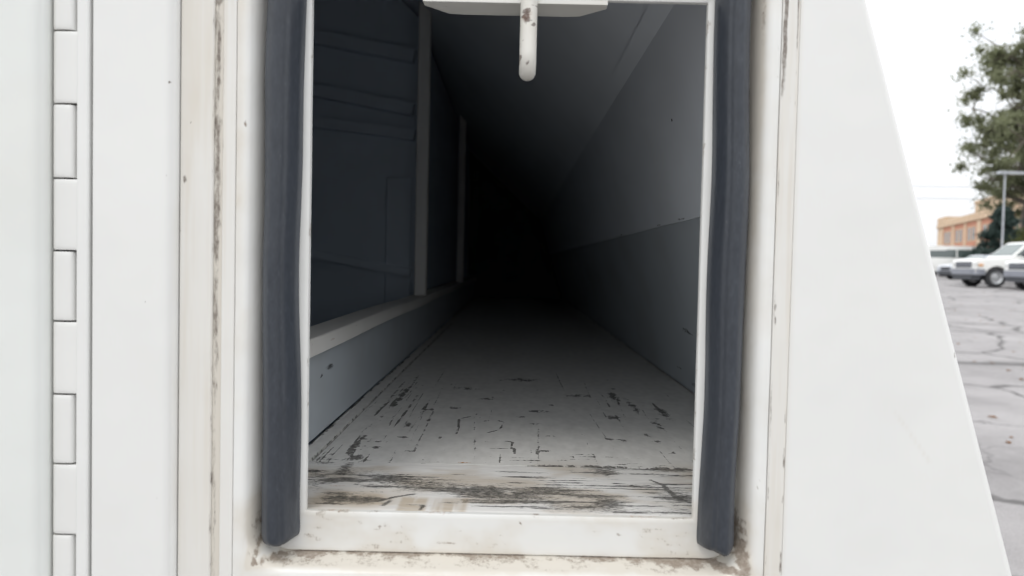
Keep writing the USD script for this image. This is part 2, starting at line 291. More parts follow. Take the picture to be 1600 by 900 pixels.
# sheet metal is never quite true
PF[..., 1] += 0.0009 * (meshkit.fbm(PF * np.array([22, 0, 22]), 3, 5) - 0.5)
fv, ff = grid_mesh(PF, wrap=True)
frame_mesh = trimesh.Trimesh(fv, ff, process=False)
if frame_mesh.volume < 0: frame_mesh.invert()
def u_of(P):
    return np.maximum.reduce([X0 - P[:, 0], P[:, 0] - X1, Z0 - P[:, 2], P[:, 2] - Z1])
def paint_frame(P):
    c = blank(P); u = u_of(P); x, z = P[:, 0], P[:, 2]; bottom = sm(Z0 + 0.004 - z, -0.02, 0.004); side_ = 1 - bottom
    n = fb(P, 60, 1); n2 = fb(P, (25, 25, 25), 2); n3 = fb(P, 170, 9); n4 = fb(P, (120, 120, 320), 6)
    left = (x < X0) & (bottom < .5); right = (x > X1) & (bottom < .5)
    # grime in the gutter, thick along the bottom and in the two corners
    c[:, 0] = bottom * (1.15 * bump1(u, 0.0318, 0.0030) * (0.45 + n4) + 0.5 * bump1(u, 0.028, 0.003) * n + 0.55 * sm(n2, 0.40, 0.62) * (0.5 + n4) + 0.10) + side_ * (0.40 * bump1(u, 0.031, 0.003) + 0.28 * sm(n2, 0.4, 0.65) * sm(u, 0.032, 0.036))
    c[:, 1] = bottom * (0.70 * bump1(u, 0.0294, 0.0010) * sm(n, 0.22, 0.5) + 0.52 * bump1(u, 0.0318, 0.0026) * sm(n4, 0.38, 0.60) + 0.52 * sm(n4, 0.47, 0.66) * sm(n2, .38, .56) * (u < 0.028)) + 0.12 * sm(n3, 0.62, 0.8)
    for xc, zc, rx, rz, amp in ((0.163, 0.500, 0.007, 0.020, .62), (0.150, 0.4925, 0.020, 0.0035, .55), (-0.168, 0.4945, 0.012, 0.006, .45), (-0.150, 0.4915, 0.016, 0.0025, .40), (0.120, 0.4915, 0.02, 0.002, .45)):
        e = np.exp(-(((x - xc) / rx) ** 2 + ((z - zc) / rz) ** 2)) * (u > 0.0284); c[:, 1] += amp * e * sm(n, 0.28, 0.6); c[:, 0] += 0.8 * e
    # chips along the sill's top edge and up the lip
    lip = np.exp(-np.clip(u, 0, None) / 0.0017)
    c[:, 1] += lip * sm(fb(P, (75, 75, 75), 3), 0.54, 0.72) * np.where(bottom > .5, 0.66, 0.62)
    c[:, 2] += lip * bottom * 0.55 * sm(fb(P, 40, 4), 0.45, 0.7)
    c[:, 0] += np.where(right, 0.75 * sm(z, 0.62, 0.86) * bump1(u, 0.0325, 0.003) + 0.35 * bump1(u, 0.031, 0.003), 0)
    c[:, 1] += np.where(right, 0.62 * sm(z, 0.80, 0.885) * bump1(u, 0.0335, 0.0016) * sm(n, .25, .55) + 0.45 * bump1(u, 0.0432, 0.0009) * sm(fb(P, (80, 80, 30), 7), .35, .6), 0)
    c[:, 1] += np.where(right, 0.75 * (u < 0.007) * sm(z, 0.855, 0.885) * sm(n, .35, .6), 0)
    c[:, 0] += np.where(left, 0.6 * sm(z, 0.56, 0.80) * sm(u, 0.036, 0.043), 0)
    s = [(-0.1815, 0.790, 0.0018, 0.004), (-0.1815, 0.797, 0.0012, 0.0016), (-0.1835, 0.742, 0.0008, 0.0016), (0.171, 0.556, 0.002, 0.0014), (0.170, 0.551, 0.002, 0.0012), (0.01, 0.516, 0.0016, 0.003), (-0.05, 0.508, 0.006, 0.0012), (0.12, 0.503, 0.004, 0.001), (0.08, 0.509, 0.003, 0.001), (-0.09, 0.511, 0.003, 0.0014), (-0.02, 0.505, 0.002, 0.0008), (0.055, 0.503, 0.0014, 0.0009)]
    c[:, 1] = np.maximum(c[:, 1], specks(P, s))
    return c
frame = obj('door_frame', frame_mesh, m_frame, truck, paint=paint_frame)

# --- rear panel, a sheet behind the trims
hole = [(X0 - .0415, Z0 - .0415), (X1 + .0415, Z0 - .0415), (X1 + .0415, Z1 + .0415), (X0 - .0415, Z1 + .0415)]
rear = [(slant(BOT) - .02, BOT + .01), (slant(TOP) - .02, TOP - .01), (-0.26, 1.40), (-1.74, 1.40), (-1.91, TOP), (-1.93, BOT + .01)]
obj('rear_panel', xz_prism(rear, 0.5045, 0.5085, [hole]), m_paint, truck)

zz = np.linspace(0.405, 0.995, 260)
# left trims: narrow strip, dirty groove, wide strip
def streaks(P, seed, s=(420, 0, 5)): return fb(P, s, seed, 3)
def paint_trim_a(P):
    c = blank(P); c[:, 0] = 0.30 + 0.55 * sm(P[:, 2], 0.58, 0.80) * sm(streaks(P, 11), 0.3, 0.7); e = bump1(P[:, 0], -0.1968, 0.0016)
    c[:, 1] = e * (0.40 + 0.25 * sm(P[:, 2], 0.6, 0.85)) * sm(fb(P, (300, 300, 40), 12), 0.25, 0.65) + 0.36 * bump1(P[:, 0], -0.1915, 0.0008) * sm(P[:, 2], 0.56, 0.5) * sm(fb(P, (50, 50, 90), 2), .3, .6); return c
obj('trim_strip', vprism(strip_profile(-0.1968, -0.1877, 0.4998, 0.5045, 0.0012, 0.0008, 0.0009), zz), m_paint, truck, paint=paint_trim_a)
def paint_groove(P):
    c = blank(P); n = fb(P, (500, 500, 25), 13); c[:, 0] = 1.1
    c[:, 1] = 0.44 + 0.34 * sm(P[:, 2], 0.45, 0.85) * n + 0.30 * sm(fb(P, (200, 200, 110), 14), 0.5, 0.75) * sm(P[:, 2], 0.6, 0.9) - 0.25 * sm(P[:, 0], -0.2005, -0.198); return c
obj('trim_groove', vprism(strip_profile(-0.2028, -0.1968, 0.5018, 0.5045, 0.0003, 0.0003, 0.0005), zz), m_paint, truck, paint=paint_groove)
def paint_trim_b(P):
    c = blank(P); c[:, 0] = 0.42 + 0.4 * sm(streaks(P, 15, (300, 0, 7)), 0.35, 0.7) * sm(P[:, 2], 0.4, 0.7)
    c[:, 1] = 0.52 * bump1(P[:, 0], -0.2030, 0.0012) * sm(fb(P, (200, 200, 60), 16), 0.3, 0.6) + 0.42 * bump1(P[:, 0], -0.2245, 0.0012) * sm(fb(P, (90, 90, 40), 17), 0.45, 0.7)
    s = [(-0.2215, 0.752, 0.0025, 0.006), (-0.220, 0.742, 0.0008, 0.003), (-0.213, 0.848, 0.0012, 0.0012), (-0.218, 0.79, 0.0008, 0.0008), (-0.206, 0.768, 0.0008, 0.0008)]
    # a hairline scratch
    t = np.clip((0.75 - P[:, 2]) / 0.05, 0, 1); c[:, 1] += 0.45 * bump1(P[:, 0], -0.2195 + 0.006 * t, 0.0005) * ((P[:, 2] < 0.752) & (P[:, 2] > 0.70))
    c[:, 1] = np.maximum(c[:, 1], 0.8 * specks(P, s)); return c
obj('trim_strip', vprism(strip_profile(-0.2250, -0.2028, 0.4998, 0.5045, 0.0008, 0.0014, 0.0012), zz), m_paint, truck, paint=paint_trim_b)
def paint_post(P):
    c = blank(P); c[:, 0] = 0.03 + 0.25 * bump1(P[:, 0], -0.2262, 0.002) * sm(streaks(P, 18, (90, 0, 14)), 0.45, 0.7)
    s = [(-0.2295, 0.815, 0.0016, 0.0019), (-0.2308, 0.753, 0.001, 0.0026), (-0.2497, 0.702, 0.0011, 0.0022), (-0.2445, 0.669, 0.0009, 0.0013), (-0.2425, 0.559, 0.0014, 0.0018), (-0.236, 0.537, 0.0008, 0.0015), (-0.245, 0.78, 0.0006, 0.0006), (-0.262, 0.63, 0.0006, 0.0006), (-0.243, 0.734, 0.0006, 0.0008)]
    c[:, 1] = specks(P, s) * 0.95; return c
obj('corner_post', vprism(strip_profile(-0.2805, -0.2258, 0.4925, 0.5045, 0.0020, 0.0075, 0.0012, 10), zz), m_paint, truck, paint=paint_post)

# --- piano hinge: leaf and knuckles
hinge = obj('hinge', vprism(strip_profile(-0.2897, -0.2822, 0.4915, 0.5045, 0.0004, 0.0016, 0.002), zz[::8]), m_paint, truck)
def knuckle(x0, x1, z0, z1, depth, flush=False):
    n = 14; pts = [(x1 - .0005, 0.5015)]
    pr = []
    for k in range(n + 1):
        a = math.pi * k / n; c, s = math.cos(a), math.sin(a)
        pr.append(((x0 + x1) / 2 + (x1 - x0) / 2 * np.sign(c) * abs(c) ** 0.45, 0.4985 - depth * abs(s) ** 0.55))
    if flush: pr = [(x1, 0.4914)] + [q for q in pr if q[0] < (x0 + x1) / 2 + .0001 and q[1] < 0.4984]
    pr = [(x1, 0.5035)] + pr + [(x0, 0.5035)]
    zs = [z0, z0 + .0006, *np.linspace(z0 + .003, z1 - .003, 12), z1 - .0006, z1]
    def sh(P):
        m = np.minimum(P[..., 2] - z0, z1 - P[..., 2]); k = np.clip(1 - m / 0.0008, 0, 1)
        P[..., 1] += 0.0007 * k * (P[..., 1] < 0.4985); return P
    return vprism(pr, zs, sh)
def paint_knuckle(P):
    c = blank(P); c[:, 2] = 0.40 * bump1(P[:, 0], -0.3062, 0.0011) * sm(fb(P, (100, 100, 60), 21), 0.42, 0.7); c[:, 0] = 0.06 + 0.35 * bump1(P[:, 0], -0.3062, 0.0015); return c
edges = [0.847 + 0.0965 * k for k in (1, 0, -1, -2, -3, -4)]
door_spans = [(0.4635, 0.511), (0.559, 0.606), (0.655, 0.702), (0.750, 0.799), (0.847, 0.895), (0.943, 0.990)]
prev = 0.405
for a, b in door_spans:
    obj('knuckle', knuckle(-0.3068, -0.2895, prev + .0, a - 0.0005, 0.0071, True), m_paint, hinge, paint=paint_knuckle)
    obj('knuckle', knuckle(-0.3068, -0.2917, a + 0.0007, b - 0.0005, 0.0071), m_paint, hinge, paint=paint_knuckle)
    prev = b + 0.0007
obj('knuckle', knuckle(-0.3068, -0.2895, prev, 0.995, 0.0071, True), m_paint, hinge, paint=paint_knuckle)
obj('hinge_pin', tube([(-0.2985, 0.4975, 0.404), (-0.2985, 0.4975, 0.7), (-0.2985, 0.4975, 0.996)], 0.0028, 8), m_gap, hinge)

# --- the opened door lying back against the body
def paint_door(P):
    c = blank(P); c[:, 0] = 0.05 + 0.10 * sm(fb(P, 9, 31), 0.5, 0.75)
    s = [(-0.319, 0.847, 0.0015, 0.0018), (-0.334, 0.846, 0.0014, 0.0016), (-0.322, 0.815, 0.0008, 0.0014), (-0.322, 0.585, 0.0018, 0.0012), (-0.330, 0.643, 0.002, 0.0008), (-0.316, 0.627, 0.001, 0.0012), (-0.313, 0.62, 0.0008, 0.001), (-0.312, 0.72, 0.0008, 0.0012), (-0.336, 0.70, 0.0006, 0.0006), (-0.33, 0.735, 0.0006, 0.0007)]
    c[:, 2] = 0.62 * specks(P, s); c[:, 1] = 0.35 * specks(P, s[:4]); return c
door = obj('door', vprism(strip_profile(-0.690, -0.3078, 0.4835, 0.4985, 0.006, 0.0085, 0.0022, 10), np.linspace(0.43, 0.975, 240)), m_door, truck, paint=paint_door)

# --- right trims and the tapering corner panel
def paint_trim_r(P):
    c = blank(P); c[:, 0] = 0.38 + 0.35 * sm(streaks(P, 41, (350, 0, 8)), 0.35, 0.7)
    up = sm(P[:, 2], 0.74, 0.87)
    c[:, 1] = up * (1.0 * bump1(P[:, 0], 0.1795, 0.0014) + 0.85 * bump1(P[:, 0], 0.1838, 0.0011) + 0.7 * bump1(P[:, 0], 0.1870, 0.0011)) * sm(streaks(P, 42, (300, 0, 14)), 0.15, 0.55)
    c[:, 1] += 0.75 * bump1(P[:, 0], 0.1876, 0.0010) * sm(fb(P, (150, 150, 70), 43), 0.35, 0.62) * sm(0.66 - P[:, 2], 0.0, 0.08) + 0.55 * bump1(P[:, 0], 0.1778, 0.0010) * sm(fb(P, (200, 200, 25), 47), .3, .6)
    c[:, 1] = np.maximum(c[:, 1], 0.8 * specks(P, [(0.1785, 0.665, 0.0012, 0.006), (0.1790, 0.675, 0.001, 0.003), (0.181, 0.50, 0.002, 0.001), (0.179, 0.495, 0.001, 0.001)])); return c
obj('trim_strip', vprism(strip_profile(0.1768, 0.1885, 0.4994, 0.5045, 0.0009, 0.0006, 0.0008), zz), m_paint, truck, paint=paint_trim_r)
def paint_corner(P):
    c = blank(P); c[:, 0] = 0.02 + 0.30 * bump1(P[:, 0], 0.1893, 0.0016); d = slant(P[:, 2]) - P[:, 0]
    c[:, 1] = 0.45 * bump1(d, 0.001, 0.0012) * sm(fb(P, (60, 60, 60), 45), 0.60, 0.75)
    c[:, 1] = np.maximum(c[:, 1], 0.9 * specks(P, [(0.3015, 0.6445, 0.0016, 0.0035), (0.218, 0.62, 0.0007, 0.0007), (0.235, 0.585, 0.0006, 0.0006), (0.282, 0.552, 0.001, 0.0008), (0.216, 0.515, 0.0007, 0.0006), (0.245, 0.70, 0.0006, 0.0006)]))
    t = (0.605 - P[:, 2]) / 0.035; on = (t > 0) & (t < 1); c[:, 0] += 0.35 * on * bump1(P[:, 0], 0.262 + 0.026 * np.clip(t, 0, 1), 0.0012) * sm(fb(P, 120, 46), 0.3, 0.6); return c
def taper(P):
    t = np.clip((P[..., 0] - 0.1890) / (0.292 - 0.1890), 0, 1)
    far = P[..., 0] > 0.292 - 0.0101
    xr = slant(P[..., 2]); k = (P[..., 0] - 0.1890) / (0.292 - 0.0101 - 0.1890)
    x = 0.1890 + k * (xr - 0.0101 - 0.1890)
    P[..., 0] = np.where(far, xr - (0.292 - P[..., 0]), np.where(P[..., 0] < 0.1891, P[..., 0], x)); return P
obj('corner_panel', vprism(strip_profile(0.1887, 0.2920, 0.4998, 0.5060, 0.0004, 0.0060, 0.0016, 10), np.linspace(0.135, 0.975, 330), taper), m_paint, truck, paint=paint_corner)
side = Polygon(outline).difference(Polygon(outline).buffer(-0.004, join_style=2))
t = trimesh.creation.extrude_polygon(side, BACK - 0.5062, engine='earcut'); v = t.vertices
t = trimesh.Trimesh(np.stack([v[:, 0], BACK - v[:, 2], v[:, 1]], 1), t.faces, process=False)
if t.volume < 0: t.invert()
obj('body_shell', t, m_paint, truck)
obj('front_panel', xz_prism(outline, BACK + 0.001, BACK + 0.005), m_paint, truck)

# --- rubber seals
def seal(x0, x1, zend, seed, flip):
    n = 30; w = x1 - x0; pr = []
    for k in range(n + 1):
        a = k / n; x = a if not flip else 1 - a                     # x: 0 at the outer edge, 1 at the inner
        h = 0.0215 * max(0.0, 1 - abs(2 * a - 1) ** 2.0) ** 0.60
        h *= 1 - 0.05 * math.exp(-((x - 0.70) / 0.03) ** 2) + 0.05 * math.exp(-((x - 0.40) / 0.2) ** 2)
        if x > 0.8: h *= 1 - 0.08 * ((x - 0.8) / 0.2)
        pr.append((x0 + a * w, 0.5192 - h))
    zs = np.concatenate([np.linspace(zend, zend + 0.05, 40), np.linspace(zend + 0.053, Z1 + 0.022, 90)])
    def sh(P):
        z = P[..., 2]; k = np.exp(-(z - zend) / 0.012); xc = (x0 + x1) / 2; out = -1 if not flip else 1
        P[..., 0] = xc + (P[..., 0] - xc) * (1 + 0.04 * np.sin(z * 23 + seed) - 0.10 * np.exp(-(z - zend) / 0.003) + 0.06 * k) + 0.0010 * np.sin(z * 14 + seed) + 0.0005 * np.sin(z * 41 + 2 * seed)
        P[..., 1] += 0.0045 * np.exp(-(z - zend) / 0.0022) * (P[..., 1] < 0.515) + 0.0016 * (meshkit.fbm(P * np.array([40, 0, 30]), 3, seed) - 0.5)
        edge = (P[..., 0] - xc) / w * out
        P[..., 2] = z + np.where(z < zend + 0.02, 0.0035 * np.clip(-edge, -0.2, 1) * (1 - (z - zend) / 0.02) + 0.0008 * np.sin(P[..., 0] * 420 + seed) * (1 - (z - zend) / 0.02), 0)
        return P
    return vprism(pr, zs, sh)
obj('rubber_seal', seal(-0.1728, -0.1478, 0.5022, 1, False), m_rubber, truck)
obj('rubber_seal', seal(0.1365, 0.1614, 0.5030, 4, True), m_rubber, truck)

# --- keeper plate and staple under the frame head
keeper_plan = [(-0.066, 0.5185), (0.062, 0.5185), (0.062, 0.527), (0.045, 0.5435), (0.036, 0.5450), (-0.039, 0.5450), (-0.050, 0.5435), (-0.066, 0.527)]
keeper = obj('keeper_plate', vprism(keeper_plan, [0.8805, 0.8812, 0.8835]), m_chip, truck, paint=lambda P: np.stack([0.25 * sm(fb(P, 60, 51), .4, .7), 0.55 * sm(fb(P, (80, 200, 80), 52), .5, .72), 0 * P[:, 0]], 1))
a = np.linspace(0, math.pi, 15); cx = 0.0075
loop = [(cx, 0.517, 0.893), (cx, 0.517, 0.880), (cx, 0.517, 0.868), (cx, 0.517, 0.856), (cx, 0.517, 0.847)] + [(cx, 0.5275 - 0.0105 * math.cos(q), 0.845 - 0.0095 * math.sin(q)) for k, q in enumerate(a)] + [(cx, 0.538, 0.847), (cx, 0.538, 0.866), (cx, 0.538, 0.884)]
lp = [np.array(loop[0])]
for q in loop[1:]:
    q = np.array(q); n = max(1, int(np.linalg.norm(q - lp[-1]) / 0.0015)); s = lp[-1]
    for k in range(1, n + 1): lp.append(s + (q - s) * k / n)
def paint_staple(P):
    c = blank(P); n = fb(P, 120, 53); n2 = fb(P, 260, 54)
    c[:, 1] = 0.95 * np.exp(-(((P[:, 0] - cx) / 0.0045) ** 2 + ((P[:, 2] - 0.868) / 0.0075) ** 2)) * sm(n, 0.35, 0.6) + 0.95 * np.exp(-(((P[:, 0] - cx + 0.003) / 0.004) ** 2 + ((P[:, 2] - 0.842) / 0.004) ** 2)) * sm(n, 0.3, 0.6) + 0.7 * sm(n2, 0.60, 0.72)
    c[:, 2] = 0.6 * np.exp(-(((P[:, 0] - cx) / 0.006) ** 2 + ((P[:, 2] - 0.870) / 0.011) ** 2)) + 0.2 * sm(n, 0.55, 0.75); c[:, 0] = 0.25; return c
obj('staple', tube(lp, 0.0059, 18), m_chip, keeper, smooth=True, paint=paint_staple)

# --- inside: floor
ZF = 0.5205
base_floor = obj('compartment_floor', box(-0.200, 0.272, 0.5265, 3.9, 0.500, ZF - 0.010), m_gap, truck)
def slab(x0, x1, y0, y1, nx, ny, seed, crown=0.0004, drop=0.003, low=0.0):
    xs = np.concatenate([[x0, x0 + .0012], np.linspace(x0 + .003, x1 - .003, nx), [x1 - .0012, x1]]); ys = np.concatenate([[y0, y0 + .0012], y0 + .003 + (y1 - y0 - .006) * np.linspace(0, 1, ny) ** 1.6, [y1 - .0012, y1]])
    X, Y = np.meshgrid(xs, ys, indexing='ij'); Z = np.full_like(X, ZF - low)
    e = np.minimum(np.minimum(X - x0, x1 - X), np.minimum(Y - y0, y1 - Y)); Z -= np.where(e < 1e-6, drop, np.where(e < .0015, 0.0005, 0))
    P = np.stack([X, Y, Z], -1); P[..., 2] += crown * 2 * (meshkit.fbm(P * np.array([30, 12, 0]), 3, seed) - .5)
    v, f = grid_mesh(P)
    t = trimesh.Trimesh(v, f, process=False)
    if t.face_normals[:, 2].mean() < 0: t.invert()
    sk = box(x0 + .0002, x1 - .0002, y0 + .0002, y1 - .0002, ZF - 0.0098, ZF - low - drop + .0008)
    return cat_([t, sk])
def E2(P, x, y, rx, ry): return np.exp(-(((P[:, 0] - x) / rx) ** 2 + ((P[:, 1] - y) / ry) ** 2))
def line(P, pts, w):
    d = np.full(len(P), 9.0)
    for (xa, ya), (xb, yb) in zip(pts[:-1], pts[1:]):
        s = np.clip(((P[:, 0] - xa) * (xb - xa) + (P[:, 1] - ya) * (yb - ya)) / ((xb - xa) ** 2 + (yb - ya) ** 2), 0, 1)
        d = np.minimum(d, np.hypot(P[:, 0] - xa - s * (xb - xa), P[:, 1] - ya - s * (yb - ya)))
    return np.exp(-(d / w) ** 2)
def paint_floor(P):
    c = blank(P); x, y = P[:, 0], P[:, 1]; n = fb(P, (45, 110, 0), 61); n2 = fb(P, (18, 30, 0), 62); n3 = fb(P, (120, 300, 0), 63)
    near = sm(0.70 - y, 0, 0.06)
    g = 0.10 * near * sm(n2, .42, .6) + 0.04
    g += 0.60 * E2(P, -0.011, 0.577, 0.030, 0.016) * sm(n, .3, .6) + 0.34 * E2(P, -0.04, 0.580, 0.055, 0.012) + 0.42 * E2(P, 0.035, 0.582, 0.035, 0.010)
    g += 0.30 * E2(P, 0.01, 0.562, 0.04, 0.008) + 0.55 * E2(P, -0.100, 0.607, 0.018, 0.010) + 0.34 * E2(P, -0.075, 0.596, 0.04, 0.012)
    g += 0.62 * E2(P, 0.088, 0.658, 0.022, 0.006) + 0.36 * E2(P, 0.062, 0.660, 0.03, 0.005) + 0.62 * E2(P, 0.145, 0.655, 0.028, 0.008) + 0.5 * E2(P, 0.085, 0.637, 0.014, 0.012) + 0.36 * E2(P, 0.12, 0.650, 0.05, 0.006)
    g += 0.50 * E2(P, 0.078, 0.556, 0.012, 0.012) + 0.42 * E2(P, 0.064, 0.570, 0.016, 0.005) + 0.40 * E2(P, 0.135, 0.575, 0.022, 0.025) + 0.34 * E2(P, 0.105, 0.60, 0.02, 0.006) + 0.3 * E2(P, 0.11, 0.535, 0.05, 0.008) + 0.3 * E2(P, 0.045, 0.545, 0.05, 0.012)
    g += 0.75 * line(P, [(0.120, 0.617), (0.128, 0.604), (0.129, 0.590), (0.133, 0.570), (0.140, 0.560)], 0.0016) * (0.6 + 0.6 * n)
    g += 0.70 * E2(P, -0.140, 0.676, 0.008, 0.010) + 0.55 * E2(P, -0.163, 0.650, 0.012, 0.008) + 0.45 * E2(P, -0.150, 0.665, 0.03, 0.004) + 0.5 * E2(P, -0.140, 0.640, 0.006, 0.02) + 0.45 * E2(P, -0.166, 0.622, 0.008, 0.004) + 0.42 * E2(P, -0.150, 0.695, 0.004, 0.03) + 0.42 * E2(P, -0.150, 0.600, 0.03, 0.02) * n
    # two greyed knots and a dark crack beside them
    c[:, 0] += 1.1 * E2(P, -0.128, 0.549, 0.013, 0.013) + 1.0 * E2(P, -0.104, 0.549, 0.012, 0.013) + 0.55 * E2(P, -0.116, 0.556, 0.035, 0.028)
    g += 0.66 * E2(P, -0.128, 0.550, 0.012, 0.012) + 0.62 * E2(P, -0.105, 0.549, 0.011, 0.011) + 0.30 * E2(P, -0.13, 0.60, 0.05, 0.03) * sm(n, .4, .65) + 0.7 * line(P, [(-0.104, 0.547), (-0.095, 0.548), (-0.088, 0.556), (-0.072, 0.566)], 0.0016) + 0.6 * line(P, [(-0.088, 0.548), (-0.091, 0.538)], 0.002) + 0.7 * line(P, [(-0.062, 0.538), (-0.063, 0.530)], 0.0018)
    c[:, 0] += 0.75 * (sm(x, -0.082, -0.078) * sm(-0.028 - x, 0, 0.004) * sm(0.562 - y, 0, 0.01)) * sm(fb(P, (160, 8, 0), 66), .3, .6) + 0.6 * sm(n2, 0.45, 0.7) * near + 0.10
    # scuffs further in
    far = [(0.033, 0.905, 0.020, 0.012), (0.106, 0.765, 0.007, 0.005), (0.117, 0.762, 0.007, 0.006), (0.012, 0.87, 0.008, 0.006), (-0.072, 0.915, 0.014, 0.008), (-0.098, 0.90, 0.008, 0.006), (0.095, 1.02, 0.02, 0.012), (0.17, 0.84, 0.006, 0.03), (0.125, 0.88, 0.01, 0.012),
           (-0.128, 0.735, 0.008, 0.005), (-0.11, 0.756, 0.007, 0.005), (-0.095, 0.70, 0.005, 0.003), (-0.112, 0.81, 0.004, 0.02), (0.15, 0.79, 0.005, 0.01), (0.155, 0.76, 0.005, 0.008), (0.045, 0.775, 0.010, 0.004), (-0.025, 0.745, 0.008, 0.004), (0.035, 0.712, 0.008, 0.004), (0.03, 0.835, 0.010, 0.005), (-0.13, 0.71, 0.006, 0.004), (0.16, 0.95, 0.006, 0.05), (0.19, 0.92, 0.008, 0.05), (0.145, 1.02, 0.01, 0.05), (-0.06, 1.06, 0.02, 0.014), (0.02, 1.15, 0.03, 0.02), (-0.03, 0.98, 0.012, 0.008)]
    for q in far: g += 0.68 * E2(P, *q)
    g += 0.85 * line(P, [(-0.002, 0.750), (0.004, 0.745), (0.002, 0.725), (0.006, 0.715), (0.006, 0.70)], 0.0016) + 0.75 * line(P, [(-0.012, 0.845), (-0.006, 0.835), (-0.010, 0.80), (-0.022, 0.785)], 0.0016) + 0.75 * line(P, [(-0.046, 0.865), (-0.058, 0.85), (-0.055, 0.80), (-0.056, 0.775)], 0.0016) + 0.6 * line(P, [(0.030, 0.735), (0.028, 0.715), (0.027, 0.70)], 0.0014)
    g += 0.62 * line(P, [(-0.150, 0.69), (-0.149, 0.76)], 0.003) + 0.72 * line(P, [(-0.146, 0.92), (-0.146, 1.06)], 0.004) + 0.5 * line(P, [(-0.158, 0.86), (-0.158, 1.1)], 0.002) + 0.6 * line(P, [(-0.125, 0.80), (-0.125, 1.0)], 0.0015) + 0.55 * line(P, [(-0.09, 0.70), (-0.092, 0.90)], 0.0014)
    g += 0.75 * bump1(x, -0.1779, 0.0016) * (y > .655) * sm(fb(P, (0, 14, 0), 69), .2, .45) + 0.75 * bump1(x, -0.1935, 0.0025) * sm(fb(P, (50, 40, 0), 68), .42, .62)
    q = np.random.default_rng(5)
    for _ in range(62):                                             # scratches along the boards
        xa = np.clip(q.choice([q.normal(-0.145, 0.022), q.normal(0.17, 0.03), q.uniform(-0.18, 0.24)], p=[.5, .2, .3]), -.19, .25); ya = q.uniform(0.67, 1.15); L = q.uniform(0.02, 0.14)
        g += q.uniform(0.35, 0.7) * np.exp(-((x - xa - q.normal(0, .03) * (y - ya)) / q.uniform(0.0006, 0.0016)) ** 2 - ((y - ya) / L) ** 2) * (y > .655)
    for _ in range(48):                                             # small flakes
        g += q.uniform(0.35, 0.75) * E2(P, q.uniform(-.19, .25), 0.66 + 0.55 * q.random() ** 1.3, q.uniform(.001, .004), q.uniform(.002, .007))
    for _ in range(150):                                            # grain showing across the front board
        xa = q.uniform(-.19, .15) if q.random() < .5 else q.normal(0.06, 0.06); ya = q.uniform(.53, .645) if q.random() < .8 else q.uniform(.655, .73)
        g += q.uniform(0.25, 0.6) * E2(P, xa, ya, q.uniform(.004, .022), q.uniform(.0006, .0020))
    # ragged front line along the plank's joint
    g += 0.45 * bump1(y + 0.006 * (fb(P, (30, 0, 0), 67) - .5), 0.6555, 0.0032) * sm(fb(P, (28, 0, 0), 64), 0.42, 0.65) + 0.46 * bump1(y, 0.612, 0.0016) * sm(-0.045 - x, 0, .02) * sm(x, -.13, -.12) + 0.40 * bump1(y, 0.632, 0.0016) * sm(x, -0.02, 0) * sm(0.05 - x, 0, .02) + 0.35 * bump1(y, 0.597, 0.0014) * sm(fb(P, (20, 0, 0), 65), .45, .6)
    g = g * np.where(y < 0.655, 1.15, 0.45 + 1.05 * sm(fb(P, (190, 95, 0), 70), .28, .62))
    c[:, 1] = g
    c[:, 2] = 0.85 * E2(P, -0.040, 0.664, 0.007, 0.003) + 0.45 * E2(P, -0.038, 0.72, 0.006, 0.004) + 0.50 * E2(P, -0.136, 0.583, 0.012, 0.003) + 0.30 * E2(P, 0.02, 0.76, 0.006, 0.004) + 0.35 * E2(P, -0.15, 0.64, 0.02, 0.012) * n + 0.25 * E2(P, 0.06, 0.67, 0.03, 0.006) + 0.42 * bump1(y, 0.529, 0.003) * sm(n2, .4, .7)
    return c
obj('floor_board', slab(-0.1960, 0.2662, 0.5270, 0.6545, 330, 130, 71), m_floor_x, base_floor, paint=paint_floor)
obj('floor_board', slab(-0.1960, -0.1785, 0.6555, 2.2, 24, 300, 72, low=0.0014), m_floor_y, base_floor, paint=paint_floor)
obj('floor_board', slab(-0.1768, 0.2662, 0.6558, 2.2, 280, 330, 73, low=0.0014), m_floor_y, base_floor, paint=paint_floor)
obj('floor_board', slab(-0.1960, 0.2662, 2.2015, 3.88, 40, 40, 74, low=0.0014), m_floor_y, base_floor)

# --- inside: walls, rail, posts, roof
def sheet(A, B, C, D, nu, nv):
    A, B, C, D = map(np.array, (A, B, C, D)); u = np.linspace(0, 1, nu)[:, None, None]; v = (np.linspace(0, 1, nv) ** 1.5)[None, :, None]
    return grid_mesh((1 - u) * (1 - v) * A + u * (1 - v) * B + u * v * C + (1 - u) * v * D)
def thick(A, B, C, D, nu, nv, off):
    v, f = sheet(A, B, C, D, nu, nv); v2 = v + np.array(off); n = len(v); idx = np.arange(n).reshape(nu, nv)
    loop = np.concatenate([idx[0, :], idx[1:, -1], idx[-1, ::-1][1:], idx[::-1, 0][1:-1]]); nxt = np.roll(loop, -1)
    f = np.vstack([f, f[:, ::-1] + n, np.stack([loop, nxt, nxt + n], 1), np.stack([loop, nxt + n, loop + n], 1)])
    t = trimesh.Trimesh(np.vstack([v, v2]), f, process=False); t.fix_normals(); return t
def YZ(P, y, z, ry, rz): return np.exp(-(((P[:, 1] - y) / ry) ** 2 + ((P[:, 2] - z) / rz) ** 2))
